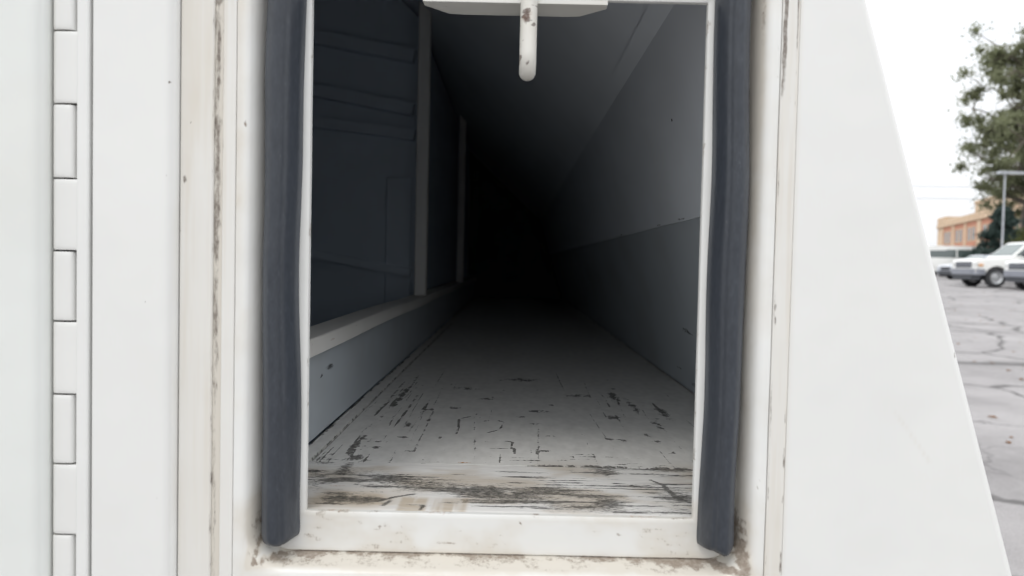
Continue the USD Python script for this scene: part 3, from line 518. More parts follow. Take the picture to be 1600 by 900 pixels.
def paint_low_wall(P):
    c = blank(P); n = fb(P, (0, 60, 120), 81); c[:, 0] = 0.15 * sm(fb(P, 12, 82), .45, .7)
    c[:, 1] = 0.85 * YZ(P, 0.80, 0.584, 0.022, 0.006) * sm(n, .2, .5) + 0.9 * YZ(P, 0.765, 0.577, 0.012, 0.006) * sm(n, .3, .6) + 0.45 * YZ(P, 0.71, 0.562, 0.004, 0.002) + 0.6 * YZ(P, 0.70, 0.560, 0.003, 0.003) + 0.6 * YZ(P, 1.05, 0.565, 0.06, 0.006) * n ; return c
obj('compartment_wall', thick((-0.1955, 0.5265, 0.5206), (-0.1955, 0.5265, 0.608), (-0.1955, 3.88, 0.608), (-0.1955, 3.88, 0.5206), 40, 200, (-0.003, 0, 0)), m_low, truck, paint=paint_low_wall)
m_rail = marked('worn_rail_paint', (0.82, 0.82, 0.80), (0.55, 0.48, 0.38), (0.02, 0.02, 0.02), RUST, (120, 40, 160), rough=0.5, k=1.0)
def paint_rail(P):
    c = blank(P); n = fb(P, (60, 60, 60), 83); c[:, 1] = 0.9 * YZ(P, 0.735, 0.6215, 0.016, 0.0016) * sm(n, .2, .5) + 0.8 * YZ(P, 0.705, 0.618, 0.006, 0.002) + 0.7 * YZ(P, 0.90, 0.619, 0.012, 0.002) + 0.3 * bump1(P[:, 2], 0.6245, 0.002) * sm(n, .45, .65); c[:, 2] = 0.6 * YZ(P, 0.78, 0.616, 0.02, 0.003) + .4 * YZ(P, 0.7, 0.612, 0.01, 0.004); c[:, 0] = 0.2; return c
ys = np.concatenate([np.linspace(0.5265, 1.2, 160), np.linspace(1.22, 3.88, 60)])
rp = [(-0.1885, 0.6080), (-0.1888, 0.612), (-0.1892, 0.616), (-0.1896, 0.620), (-0.1901, 0.6238), (-0.1912, 0.6248), (-0.200, 0.6250), (-0.212, 0.6250), (-0.2255, 0.6250), (-0.2255, 0.6085)]
RP = np.array([[(x + 0.0006 * math.sin(y * 9), y, z + 0.0008 * math.sin(y * 7)) for x, z in rp] for y in ys])
rv, rf = grid_mesh(RP, wrap=True); rail = trimesh.Trimesh(rv, rf, process=False)
if rail.volume < 0: rail.invert()
obj('shelf_rail', rail, m_rail, truck, paint=paint_rail)
for y in (1.62, 2.85):
    obj('rail_post', rbox(-0.2150, -0.1890, y, y + 0.026, 0.6258, 1.30, 0.002), m_rail, truck)
XW = lambda z: 0.21 - 0.30 * (z - 0.70)
def paint_wall(P):
    c = blank(P); n = fb(P, (0, 30, 90), 84); c[:, 0] = 0.25 * sm(fb(P, (9, 9, 9), 85), .4, .7)
    for y, z, ry, rz in ((0.98, 0.615, 0.05, 0.006), (0.93, 0.588, 0.05, 0.008), (0.95, 0.575, 0.02, 0.012), (0.93, 0.558, 0.03, 0.005), (1.0, 0.535, 0.08, 0.006), (0.92, 0.532, 0.04, 0.006), (1.1, 0.548, 0.05, 0.004), (0.87, 0.60, 0.02, 0.003)):
        c[:, 1] += 0.8 * YZ(P, y, z, ry, rz) * sm(n, .25, .55)
    return c
obj('compartment_wall', thick((XW(0.5206), 0.5265, 0.5206), (XW(0.757), 0.5265, 0.757), (XW(0.757), 3.88, 0.757), (XW(0.5206), 3.88, 0.5206), 60, 200, (0.003, 0, 0)), m_low, truck, paint=paint_wall)
def paint_upper(P):
    c = blank(P); n = fb(P, (0, 60, 60), 86); c[:, 0] = 0.15 * sm(fb(P, (9, 9, 9), 87), .45, .7)
    c[:, 1] = 0.75 * bump1(P[:, 2], 0.7545, 0.0016) * sm(fb(P, (0, 26, 0), 88), .5, .7) * (P[:, 1] < 1.4)
    t = np.clip((P[:, 2] - 0.842) / 0.016, 0, 1); c[:, 1] += 0.95 * bump1(P[:, 1], 0.758 + 0.012 * t, 0.0014) * ((P[:, 2] > .842) & (P[:, 2] < .858)); return c
obj('compartment_wall', thick((XW(0.7525) - .0045, 0.5265, 0.7525), (XW(0.935) - .0045, 0.5265, 0.935), (XW(0.935) - .0045, 3.88, 0.935), (XW(0.7525) - .0045, 3.88, 0.7525), 130, 240, (0.0035, 0, 0)), m_ceil, truck, paint=paint_upper)
xr, zr = XW(0.929), 0.929
def roof_part(A, B):
    n = np.array([-(B[1] - A[1]), 0, B[0] - A[0]]); n = n / np.linalg.norm(n) * 0.003; n = n if n[2] > 0 else -n
    return thick((A[0], 0.5265, A[1]), (B[0], 0.5265, B[1]), (B[0], 3.88, B[1]), (A[0], 3.88, A[1]), 2, 2, n)
obj('compartment_ceiling', cat_([roof_part((xr + .006, zr - .006), (-0.30, 1.345)), roof_part((-0.301, 1.345), (-1.25, 1.346))]), m_ceil, truck, smooth=False)
def trim_bar(off, w, h):
    d = np.array([-0.30 - xr, 1.345 - zr]); d /= np.linalg.norm(d); nrm = np.array([-d[1], -d[0]]) if False else np.array([d[1], -d[0]]); nrm = nrm if nrm[1] < 0 else -nrm
    a = np.array([xr, zr]) + d * off; q = [a, a + d * w, a + d * w + nrm * h, a + nrm * h]
    return xz_prism([tuple(k) for k in q], 0.53, 3.87)
obj('ceiling_trim', trim_bar(0.004, 0.020, 0.003), m_ceil, truck, smooth=False)
# the dark bay beyond the rail, with a braced bulkhead
obj('bay_panel', box(-0.2360, -0.2330, 1.788, 3.88, 0.6255, 1.272), m_inner, truck, smooth=False)
bay = obj('side_bay', cat_([box(-1.25, -0.2010, 0.5265, 3.88, 0.410, 0.414), box(-1.254, -1.2502, 0.5265, 3.88, 0.410, 1.345)]), m_inner, truck, smooth=False)
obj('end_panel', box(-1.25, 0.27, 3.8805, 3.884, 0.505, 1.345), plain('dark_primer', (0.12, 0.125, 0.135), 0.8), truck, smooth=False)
obj('bulkhead', xz_prism([(-1.249, .415), (-.2275, .415), (-.2275, 1.273), (-.302, 1.3435), (-1.249, 1.3435)], 1.78, 1.784), m_inner, bay, smooth=False)
for z, dz, h in ((1.225, -0.045, 0.030), (1.10, -0.045, 0.028), (1.025, -0.028, 0.024), (0.715, -0.045, 0.020)):
    b = box(-0.50, 0.50, -0.030, 0.0, -h / 2, h / 2); b.apply_scale([0.94, 1, 1]); b.apply_transform(trimesh.transformations.rotation_matrix(math.atan2(-dz, 0.26), [0, 1, 0])); b.apply_translation([-0.705, 1.7795, z - dz * .85])
    obj('brace', b, m_inner, bay, smooth=False)
obj('bay_post', rbox(-0.305, -0.245, 1.770, 1.779, 0.415, 0.90, 0.002), m_inner, bay)
# running gear, so that the body stands on its wheels
def wheel_mesh(r, w, n=36):
    pr = [(r * .62, -w / 2), (r * .93, -w / 2), (r * .985, -w * .40), (r, -w * .30), (r, w * .30), (r * .985, w * .40), (r * .93, w / 2), (r * .62, w / 2)]
    ph = np.arange(n) / n * 2 * np.pi; P = np.array([[(a * math.cos(q), y, a * math.sin(q)) for a, y in pr] for q in ph]); P = np.concatenate([P, P[:1]])
    v, f = grid_mesh(P, wrap=True); t = trimesh.Trimesh(v, f, process=False); t.merge_vertices()
    if t.volume < 0: t.invert()
    return t
def rim_mesh(r, w, n=36):
    pr = [(0.001, -w * .30), (r * .16, -w * .32), (r * .2, -w * .22), (r * .48, -w * .10), (r * .56, -w * .36), (r * .62, -w * .46), (r * .625, w * .46), (r * .5, w * .3), (0.001, w * .3)]
    ph = np.arange(n) / n * 2 * np.pi; P = np.array([[(a * math.cos(q), y, a * math.sin(q)) for a, y in pr] for q in ph]); P = np.concatenate([P, P[:1]])
    v, f = grid_mesh(P); t = trimesh.Trimesh(v, f, process=False); t.merge_vertices()
    if t.volume < 0: t.invert()
    holes = [trimesh.creation.cylinder(r * .07, w, transform=trimesh.transformations.translation_matrix([r * .36 * math.cos(q), 0, r * .36 * math.sin(q)]) @ trimesh.transformations.rotation_matrix(math.pi / 2, [1, 0, 0]), sections=10) for q in np.arange(8) / 8 * 2 * np.pi]
    try:
        m = to_man(t)
        for h in holes: m = m - to_man(h)
        q = from_man(m)
        return q if len(q.faces) > 50 else t
    except Exception:
        return t
def add_wheel(root, x, y, z, r, w, name='wheel', axis='y'):
    tm, rm = wheel_mesh(r, w), rim_mesh(r, w)
    for t in (tm, rm):
        if y > 0: t.apply_transform(trimesh.transformations.rotation_matrix(math.pi, [0, 0, 1]))
        if axis == 'x': t.apply_transform(trimesh.transformations.rotation_matrix(math.pi / 2, [0, 0, 1]))
        t.apply_translation([x, y, z])
    wp = obj(name, tm, m_tyre, root); obj('rim', rm, m_rim, wp)
add_wheel(truck, 0.12, 3.2, 0.035, 0.40, 0.25, axis='x')
add_wheel(truck, -1.70, 3.2, 0.035, 0.40, 0.25, axis='x')
obj('chassis_rail', cat_([box(-1.35, -1.25, 0.9, 5.4, 0.02, 0.125), box(-0.45, -0.35, 0.9, 5.4, 0.02, 0.125), box(-1.7, 0.1, 3.15, 3.25, -0.03, 0.05)]), m_plastic, truck, smooth=False)

# ================================================================== ground
ground = lambda y: 0.018 * np.clip(y, 0, 120)      # the lot rises gently away from the truck
gx = np.concatenate([-np.geomspace(900, 4, 14), np.linspace(-3, 40, 30), np.geomspace(45, 900, 12)])
gy = np.concatenate([-np.geomspace(900, 4, 14), np.linspace(-3, 0, 4), np.linspace(3, 60, 39), [75, 90, 105, 120], np.geomspace(140, 900, 8)])
X, Y = np.meshgrid(gx, gy, indexing='ij'); gv, gf = grid_mesh(np.stack([X, Y, ground(Y)], -1))
gt = trimesh.Trimesh(gv, gf, process=False)
if gt.face_normals[:, 2].mean() < 0: gt.invert()
tag(obj('parking_lot', gt, m_asphalt, smooth=False), 'worn grey asphalt of the parking lot with dark cracks', None, None, 'structure')
# fallen leaves
lv, lf = [], []
for _ in range(120):
    y = rng.uniform(2.2, 34); x = y * rng.uniform(0.5, 0.74) + rng.normal(0, .1); s = rng.uniform(0.02, 0.05); a = rng.uniform(0, 6.28)
    q = np.array([(-1, 0, 0), (-.2, .5, .15), (1, 0, .05), (-.2, -.5, .2)]) * s; ca, sa = math.cos(a), math.sin(a)
    q = np.stack([q[:, 0] * ca - q[:, 1] * sa + x, q[:, 0] * sa + q[:, 1] * ca + y, q[:, 2] + .004 + ground(y)], 1); k = len(lv) * 4; lv.append(q); lf += [(k, k + 2, k + 1), (k, k + 3, k + 2)]
tag(obj('fallen_leaves', trimesh.Trimesh(np.vstack(lv), lf, process=False), m_fallen, smooth=False), 'small orange leaves scattered over the asphalt', 'leaves', None, 'stuff')

# ================================================================== parked vehicles
def yz_loft(sections):
    """closed hull of (x, halfwidth, z) corner points, mirrored left and right"""
    pts = []
    for x, w, z in sections: pts += [(x, w, z), (x, -w, z)]
    return trimesh.convex.convex_hull(np.array(pts))
def side_prism(poly, w):
    t = trimesh.creation.extrude_polygon(Polygon(poly), 2 * w, engine='earcut'); v = t.vertices
    t = trimesh.Trimesh(np.stack([v[:, 0], w - v[:, 2], v[:, 1]], 1), t.faces, process=False)
    if t.volume < 0: t.invert()
    return t
def shaped(poly, w, zl, tuck=0.10, nose=0.12, front=None):
    """side outline as a body: flanks lean in above the belt line and the nose narrows"""
    p = Polygon(poly); p = Polygon(np.array(p.buffer(-.03).buffer(.03).exterior.coords))
    m = to_man(side_prism(list(p.exterior.coords)[:-1], w)).refine_to_length(0.18)
    def warp(V):
        V = np.array(V); out = V.copy(); k = np.clip((V[:, 2] - zl) / 0.5, 0, 1); lo = np.clip((0.55 - V[:, 2]) / 0.3, 0, 1)
        s = 1 - tuck * k / w * 1.0 - 0.04 * lo
        fx = front if front is not None else V[:, 0].max(); s = s * (1 - nose * np.clip((V[:, 0] - fx + 0.9) / 0.9, 0, 1) ** 2.2); out[:, 1] = V[:, 1] * s; return out
    return from_man(m.warp_batch(warp))
def arch_cut(t, xs, r, w, zc):
    m = to_man(t)
    for x in xs:
        c = trimesh.creation.cylinder(r, 0.7, sections=28, transform=trimesh.transformations.rotation_matrix(math.pi / 2, [1, 0, 0]))
        for s in (-1, 1):
            k = c.copy(); k.apply_translation([x, s * (w - .05), zc]); m = m - to_man(k)
    return from_man(m)
def quad_plate(P, off, th=0.02):
    """flat pane through corner points P (in order), th thick"""
    P = np.array(P, float); n = np.cross(P[1] - P[0], P[2] - P[0]); n /= np.linalg.norm(n)
    if n @ np.array(off) < 0: n = -n
    return trimesh.convex.convex_hull(np.vstack([P + n * 0.012, P - n * th]))
def build_pickup(name, label, loc, rz, group):
    v = thing(name, label, 'pickup truck', loc, rz, group); w = 0.985
    low = [(2.86, 0.52), (2.90, 0.62), (2.90, 1.02), (2.84, 1.13), (2.40, 1.20), (1.45, 1.27), (-0.95, 1.29), (-0.96, 1.36), (-2.86, 1.36), (-2.92, 1.30), (-2.92, 0.60), (-2.86, 0.52)]
    b = shaped(low, w, 1.10, 0.06, 0.10, 2.9); b = arch_cut(b, (2.08, -1.62), 0.47, w, 0.42)
    m = to_man(b) - to_man(box(-2.80, -1.05, -0.78, 0.78, 0.86, 1.6)); b = from_man(m)
    body = obj('body', b, m_car, v)
    cab = yz_loft([(1.50, .86, 1.24), (0.72, .70, 1.90), (0.55, .70, 1.945), (-0.55, .70, 1.945), (-0.80, .70, 1.90), (-0.98, .86, 1.27)])
    obj('cab', cab, m_car, v)
    obj('windshield', quad_plate([(1.38, .77, 1.34), (1.38, -.77, 1.34), (0.79, -.64, 1.84), (0.79, .64, 1.84)], (1, 0, 1)), m_car_glass, v)
    obj('rear_window', quad_plate([(-0.965, .7, 1.36), (-0.965, -.7, 1.36), (-0.83, -.62, 1.82), (-0.83, .62, 1.82)], (-1, 0, 0)), m_car_glass, v)
    lean = lambda z: 0.86 - 0.16 * (z - 1.24) / 0.66
    for s in (1, -1):
        for xa, xb, xc, xd in ((1.28, 0.28, 0.28, 0.70), (0.18, -0.84, -0.74, 0.18)):
            obj('side_window', quad_plate([(xa, s * lean(1.33), 1.33), (xb, s * lean(1.33), 1.33), (xc, s * lean(1.82), 1.82), (xd, s * lean(1.82), 1.82)], (0, s, 0)), m_car_glass, v)
        obj('headlight', rbox(2.70, 2.905, s * .80 - .13, s * .80 + .11, 0.86, 1.04, 0.02), m_lamp, v)
        obj('turn_signal', rbox(2.62, 2.80, s * .955 - .02, s * .955 + .02, 0.88, 0.96, 0.01), m_amber, v)
        obj('tail_light', rbox(-2.935, -2.80, s * .90 - .06, s * .90 + .075, 0.90, 1.25, 0.015), m_red, v)
        obj('mirror', rbox(1.02, 1.14, s * 1.10 - .10, s * 1.10 + .10, 1.28, 1.50, 0.03), m_plastic, v)
        for x in (0.34, -0.62): obj('door_handle', rbox(x, x + .18, s * .975 - .025, s * .975 + .025, 1.10, 1.14, 0.008), m_plastic, v)
        obj('sill_guard', rbox(-1.2, 1.38, s * .93 - .05, s * .93 + .05, 0.42, 0.53, 0.02), m_plastic, v)
    g = obj('grille', rbox(2.80, 2.925, -0.62, 0.62, 0.80, 1.06, 0.03), m_plastic, v)
    for z in (0.87, 0.93, 0.99): obj('bar', rbox(2.90, 2.938, -0.60, 0.60, z - .012, z + .012, 0.004), m_bumper, g)
    obj('front_bumper', cat_([yz_loft([(2.80, .98, .50), (2.80, .98, .76), (3.02, .74, .52), (3.02, .74, .76), (2.55, 1.0, .52), (2.55, 1.0, .74)])]), m_bumper, v)
    obj('air_dam', yz_loft([(2.72, .90, .30), (2.96, .70, .32), (2.72, .93, .51), (2.98, .72, .51)]), m_plastic, v)
    obj('rear_bumper', rbox(-3.05, -2.80, -.92, .92, 0.50, 0.70, 0.04), m_bumper, v)
    obj('underbody', box(-2.7, 2.6, -0.70, 0.70, 0.33, 0.56), m_plastic, v, smooth=False)
    for x in (2.08, -1.62):
        for s in (1, -1): add_wheel(v, x, s * .84, 0.405, 0.405, 0.27)
    return v
AX = 180 - 3
first = build_pickup('parked_pickup', 'white pickup truck with grey bumper and bare steel wheel beside the light pole', (0, 0, 0), 0, 'pickups parked across the lot')
def place(p, loc, rz):
    ops = UsdGeom.Xformable(p).GetOrderedXformOps(); ops[0].Set(Gf.Vec3d(*loc)); ops[1].Set(float(rz))
ca, sa = math.cos(math.radians(AX)), math.sin(math.radians(AX))
def front_at(x, y, L=3.0): return (x - L * ca, y - L * sa, float(ground(y - L * sa)))
place(first, front_at(19.15, 31.6), AX)
copy_of(first, 'parked_pickup', 'white pickup truck nosing in at the right edge of the view, only its front showing', 'pickup truck', front_at(19.45, 28.6), AX, 'pickups parked across the lot')

def build_car(name, label, cat, loc, rz, paint, low, cabin, axles, w, glass, r=0.33, group=None):
    v = thing(name, label, cat, loc, rz, group)
    zl = max(z for _, z in low) - 0.35
    obj('body', arch_cut(shaped(low, w, zl, 0.07, 0.16), axles, r + .06, w, r), paint, v)
    obj('cab', yz_loft(cabin), paint, v)
    for kind, P, off in glass: obj(kind, quad_plate(P, off), m_car_glass, v)
    xf = max(x for x, _ in low); xb = min(x for x, _ in low)
    for s in (1, -1):
        obj('headlight', rbox(xf - .26, xf - .02, s * (w - .24) - .14, s * (w - .24) + .10, 0.62, 0.76, 0.03), m_lamp, v)
        obj('tail_light', rbox(xb - .01, xb + .16, s * (w - .2) - .14, s * (w - .2) + .14, 0.75, 0.92, 0.02), m_red, v)
        obj('mirror', rbox(0.72, 0.86, s * (w + .07) - .08, s * (w + .07) + .08, max(z for _, z in low) + .0, max(z for _, z in low) + .15, 0.03), paint, v)
        for x in axles: add_wheel(v, x, s * (w - .13), r, r, 0.22)
    obj('grille', rbox(xf - .10, xf + .012, -.42, .42, 0.50, 0.72, 0.03), m_plastic, v)
    obj('bumper', yz_loft([(xf - .25, w - .05, .24), (xf + .04, w - .35, .26), (xf - .25, w - .03, .50), (xf + .05, w - .33, .48)]), m_plastic, v)
    obj('underbody', box(xb + .3, xf - .3, -w + .3, w - .3, 0.20, 0.40), m_plastic, v, smooth=False)
    return v
def side_glass(w0, z0, w1, z1, spans):
    out = []
    for s in (1, -1):
        for xa, xb, xc, xd in spans: out.append(('side_window', [(xa, s * w0, z0), (xb, s * w0, z0), (xc, s * w1, z1), (xd, s * w1, z1)], (0, s, 0)))
    return out
sedan_low = [(2.30, 0.28), (2.36, 0.45), (2.34, 0.70), (2.20, 0.80), (1.20, 0.95), (-1.55, 0.99), (-2.28, 0.95), (-2.36, 0.80), (-2.36, 0.35), (-2.28, 0.28)]
sedan_cab = [(1.25, .80, 0.93), (0.45, .58, 1.40), (0.15, .58, 1.45), (-0.80, .58, 1.45), (-1.65, .78, 0.97)]
ln = lambda z: 0.80 - 0.22 * (z - 0.93) / 0.47
sedan_glass = side_glass(ln(.99), .99, ln(1.37), 1.37, ((1.05, 0.05, 0.05, 0.46), (-0.02, -1.25, -0.82, -0.02))) + [('windshield', [(1.16, .72, 0.985), (1.16, -.72, 0.985), (0.51, -.55, 1.365), (0.51, .55, 1.365)], (1, 0, 1)), ('rear_window', [(-1.56, .70, 1.02), (-1.56, -.70, 1.02), (-0.92, -.55, 1.39), (-0.92, .55, 1.39)], (-1, 0, 1))]
build_car('parked_car', 'silver sedan half hidden behind the truck body, left of the white pickup', 'car', front_at(24.9, 43.0, 2.4), AX + 8, m_silver, sedan_low, sedan_cab, (1.42, -1.38), 0.90, sedan_glass)
build_car('parked_car', 'white sedan whose bonnet shows behind the white pickup', 'car', front_at(21.9, 36.0, 2.4), AX, m_car, sedan_low, sedan_cab, (1.42, -1.38), 0.90, sedan_glass)
van_low = [(2.72, 0.32), (2.78, 0.50), (2.75, 0.85), (2.60, 0.98), (1.95, 1.12), (-2.70, 1.15), (-2.78, 1.05), (-2.78, 0.40), (-2.70, 0.32)]
van_cab = [(2.05, .90, 1.08), (1.15, .78, 1.90), (0.85, .78, 2.02), (-2.60, .78, 2.04), (-2.74, .80, 1.95), (-2.78, .90, 1.10)]
lv2 = lambda z: 0.90 - 0.12 * (z - 1.08) / 0.9
van_glass = side_glass(lv2(1.25), 1.25, lv2(1.78), 1.78, ((1.75, 0.75, 0.75, 1.20), (0.66, -0.90, -0.90, 0.66), (-0.98, -2.62, -2.60, -0.98))) + [('windshield', [(1.98, .80, 1.17), (1.98, -.80, 1.17), (1.24, -.72, 1.84), (1.24, .72, 1.84)], (1, 0, 1)), ('rear_window', [(-2.785, .72, 1.25), (-2.785, -.72, 1.25), (-2.76, -.68, 1.78), (-2.76, .68, 1.78)], (-1, 0, 0))]
build_car('parked_van', 'white van with a dark band of side windows parked in front of the brick building', 'van', (30.3, 49.5, ground(49.5)), -8, m_car, van_low, van_cab, (1.75, -1.75), 0.97, van_glass, r=0.36)
build_car('parked_car', 'grey sedan behind the windscreen of the white pickup, below the evergreen', 'car', (33.6, 52.0, ground(52)), -8, m_silver, sedan_low, sedan_cab, (1.42, -1.38), 0.90, sedan_glass)

# ================================================================== building
F0 = np.array([57.0, 100.0]); fdir = np.array([-0.316, -0.949]); ang = math.degrees(math.atan2(fdir[1], fdir[0]))
bld = thing('brick_building', 'low orange brick building with tan stone piers and cornice across the parking lot', 'building', (F0[0], F0[1], 0.42), ang)
# local x along the facade (towards the camera), local -y is the face: the outward normal points to -x of the world
obj('wall', box(1.5, 46.0, 0.0, 16.0, 0.0, 7.2), m_brick, bld, smooth=False)
obj('plinth', box(1.3, 46.2, -0.06, 16.1, 0.0, 0.9), m_stone, bld, smooth=False)
piers = [(1.3, 4.4), (8.9, 10.1), (14.6, 15.6), (20.0, 21.6), (26.4, 27.6), (31.2, 32.4), (36.0, 37.2), (41.0, 46.2)]
for a, b in piers: obj('pier', rbox(a, b, -0.07, 0.3, 0.9, 6.55, 0.04), m_stone, bld)
obj('cornice', cat_([rbox(1.1, 46.4, -0.22, 16.2, 6.56, 6.95, 0.06), rbox(1.2, 46.3, -0.14, 16.15, 6.96, 7.42, 0.06)]), m_stone, bld)
obj('parapet', cat_([rbox(19.2, 46.4, -0.12, 16.1, 7.43, 8.35, 0.05), rbox(19.0, 46.6, -0.2, 16.3, 8.36, 8.7, 0.08)]), m_stone, bld)
obj('parapet', rbox(1.1, 5.6, -0.12, 3.0, 7.43, 7.95, 0.05), m_stone, bld)
obj('roof', box(1.5, 46, 0.1, 16, 7.3, 7.5), m_roof, bld, smooth=False)
for (a, b) in zip([q[1] for q in piers[:-1]], [q[0] for q in piers[1:]]):
    wd = b - a; n = 2 if wd > 3.4 else 2
    for k in range(n):
        for z0, z1 in ((3.2, 5.9), (0.95, 1.9)) if False else ((4.45, 5.85),):
            xa = a + wd * (0.16 + k * 0.40); xb_ = xa + wd * 0.28
            wn = obj('window', cat_([box(xa, xb_, -0.04, 0.02, z0 - .12, z0), box(xa, xb_, -0.04, 0.02, z1, z1 + .12), box(xa - .10, xa, -0.04, 0.02, z0 - .12, z1 + .12), box(xb_, xb_ + .10, -0.04, 0.02, z0 - .12, z1 + .12), box((xa + xb_) / 2 - .05, (xa + xb_) / 2 + .05, -0.035, 0.0, z0, z1)]), m_stone, bld, smooth=False)
            obj('pane', box(xa, xb_, -0.025, -0.01, z0, z1), m_glass, wn, smooth=False)

# ================================================================== trees, shrubs
def leaf_cloud(centres, radii, per, size, flat=0.75, droop=0.25):
    n = len(centres) * per; c = np.repeat(centres, per, 0); r = np.repeat(radii, per)
    d = rng.normal(size=(n, 3)); d /= np.linalg.norm(d, axis=1, keepdims=True); d *= np.minimum(np.abs(rng.normal(0, .62, n)), 1.25)[:, None] * r[:, None]; d[:, 2] *= flat
    p = c + d; a = rng.normal(size=(n, 3)); a /= np.linalg.norm(a, axis=1, keepdims=True); a[:, 2] -= droop; b = np.cross(a, rng.normal(size=(n, 3))); b /= np.linalg.norm(b, axis=1, keepdims=True)
    s = size * rng.uniform(0.6, 1.3, n)[:, None]
    V = np.stack([p - a * s, p + b * s * .55, p + a * s, p - b * s * .55], 1).reshape(-1, 3); k = np.arange(n)[:, None] * 4
    return trimesh.Trimesh(V, np.vstack([k + [0, 1, 2], k + [0, 2, 3]]), process=False)
def limb(a, b, ra, rb, sag=0.0, n=6, seed=0):
    t = np.linspace(0, 1, n)[:, None]; P = np.array(a) + (np.array(b) - np.array(a)) * t; P[:, 2] += sag * np.sin(np.pi * t[:, 0]); P[1:-1] += np.random.default_rng(seed).normal(0, .06 * np.linalg.norm(np.array(b) - np.array(a)) / 3, (n - 2, 3))
    return tube(P, np.linspace(ra, rb, n), 7)
def broad_tree(name, label, loc, H, spread, base, mat, nlimb=26, leaves=52000, size=0.16, group=None):
    tr = thing(name, label, 'tree', loc, 0, group); wood = [limb((0, 0, 0), (0.2, 0.1, H * .55), H * .028, H * .014, seed=1), limb((0.2, .1, H * .54), (0.1, 0, H * .9), H * .014, H * .004, seed=2)]; tips, rad = [], []
    for k in range(nlimb):
        z = base + (H * 0.97 - base) * (k + .5) / nlimb; f = (z - base) / (H - base)
        reach = spread * (0.34 + 0.66 * (1 - f) ** 0.75) * min(1, .62 + 4 * f) * rng.uniform(0.72, 1.1); ph = k * 2.4 + rng.normal(0, .35)
        tip = np.array([reach * math.cos(ph), reach * math.sin(ph), z + rng.normal(0, .4)]); st = np.array([.1, .05, max(H * .18, z - reach * .45)])
        wood.append(limb(st, tip, H * .010 * (1.2 - f), H * .002, sag=.3, seed=k + 10))
        for j in range(7):
            t = rng.uniform(.35, 1.06); q = st + (tip - st) * t + rng.normal(0, .10 * reach + .35, 3); wood.append(limb(st + (tip - st) * min(t, .95), q, H * .003, H * .001, n=4, seed=j + 99 * k)); tips.append(q); rad.append(rng.uniform(.6, 1.25) * (0.45 + 0.10 * spread))
    tips, rad = np.array(tips), np.array(rad)
    obj('trunk', cat_(wood), m_bark, tr); obj('crown', leaf_cloud(tips, rad, max(4, leaves // len(tips)), size), mat, tr, smooth=False); return tr
broad_tree('broadleaf_tree', 'tall broadleaf tree with thinning green and brown leaves above the white pickups', (34.9, 50.0, ground(50)), 17.0, 4.7, 6.0, m_leaf, 46, 72000, 0.105)
def conifer(name, label, loc, H, spread, group=None):
    tr = thing(name, label, 'tree', loc, 0, group); wood = [limb((0, 0, 0), (0, 0, H), H * .02, H * .003, seed=3)]; c, r = [], []
    for k in range(120):
        f = rng.random() ** 0.8; z = H * (.06 + .92 * f); q = spread * (1 - f) ** .8 * rng.uniform(.3, 1.05) + .1; ph = rng.uniform(0, 6.28); c.append((q * math.cos(ph), q * math.sin(ph), z - .15 * q)); r.append(.25 + .42 * (1 - f))
    obj('trunk', cat_(wood), m_bark, tr); obj('crown', leaf_cloud(np.array(c), np.array(r), 170, 0.11, .6, .4), m_pine, tr, smooth=False)
conifer('evergreen_tree', 'dark blue green evergreen behind the white pickup, in front of the building', (31.0, 47.0, ground(47)), 4.6, 2.0)
conifer('evergreen_tree', 'taller dark evergreen under the broadleaf crown, right of the light pole', (35.0, 48.5, ground(48)), 6.2, 2.5)
sh = thing('flowering_shrub', 'yellow green shrub above the white pickup roof, right of the light pole', 'shrub', (31.4, 45.0, ground(45)))
q = rng.normal(0, 1, (40, 3)) * [.8, .8, .75] + [0, 0, 2.2]
obj('branches', cat_([limb((0, 0, 0), t * [1, 1, .95], .05, .012, n=4, seed=i) for i, t in enumerate(q[:16])]), m_bark, sh); obj('foliage', leaf_cloud(q, np.full(40, .6), 130, 0.09), m_shrub, sh, smooth=False)
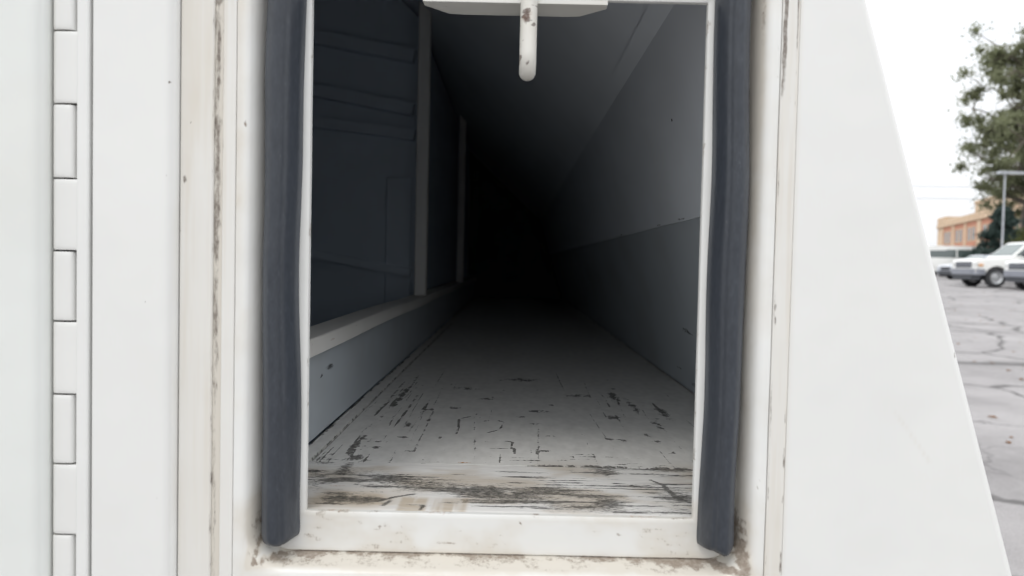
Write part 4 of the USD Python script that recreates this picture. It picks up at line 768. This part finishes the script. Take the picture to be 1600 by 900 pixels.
# a row of trees that closes the lot behind the brick building
for i, (x, y, H, s, lab) in enumerate(((47.0, 62.0, 11.0, 4.2, 'broad green tree further right, behind the second pickup, outside the view'),)):
    broad_tree('broadleaf_tree', 'lower bushy tree to the right of the tall broadleaf tree', (x, y, ground(y)), H, s, 2.5, m_leaf, 16, 20000, 0.17)

# ================================================================== lamp and wires
lp_ = thing('light_pole', 'grey parking lot light pole with flat lamp head in front of the tall tree', 'light pole', (27.72, 42.0, ground(42)))
obj('pole', tube([(0, 0, 0.55), (0, 0, 3.2), (0, 0, 6.1)], [0.06, 0.05, 0.045], 14), m_pole, lp_)
obj('base', trimesh.creation.cylinder(0.28, 0.6, sections=24, transform=trimesh.transformations.translation_matrix([0, 0, .3])), plain('grey_concrete', (0.38, 0.37, 0.35), 0.9), lp_)
obj('arm', tube([(0, 0, 6.0), (0.3, 0, 6.07), (0.55, 0, 6.07)], 0.04, 8), m_pole, lp_)
hd = obj('lamp_head', yz_loft([(-.38, .16, 6.07), (-.34, .18, 6.19), (1.10, .16, 6.03), (1.06, .17, 6.17), (-.38, .16, 6.03)]), m_pole, lp_)
obj('lens', rbox(0.25, 0.95, -.12, .12, 6.01, 6.035, .01), m_lamp, hd)
def wire(z0, z1, lab):
    s = np.linspace(0, 1, 40); P = np.stack([-30 + 100 * s, 60 + 0 * s + 4 * s, z0 + (z1 - z0) * s - 1.2 * 4 * s * (1 - s) + 1.2], 1)
    tag(obj('power_line', tube(P, 0.022, 6), m_wire, smooth=True), lab, 'power line')
wire(8.17, 8.32, 'upper overhead wire crossing the pale sky left of the tall tree')
wire(7.17, 7.32, 'lower overhead wire crossing the pale sky left of the tall tree')
for x, y in ((-30.0, 60.0), (70.0, 64.0)):
    up_ = thing('utility_pole', 'wooden utility pole with crossarm holding the overhead wires, hidden ' + ('behind the truck body' if x < 0 else 'behind the tall tree'), 'utility pole', (x, y, ground(y)))
    obj('pole', tube([(0, 0, 0), (0, 0, 5), (0, 0, 9.6)], [.17, .15, .12], 10), m_bark, up_); obj('crossarm', rbox(-.06, .06, -1.0, 1.0, 8.9, 9.05, .01), m_bark, up_)
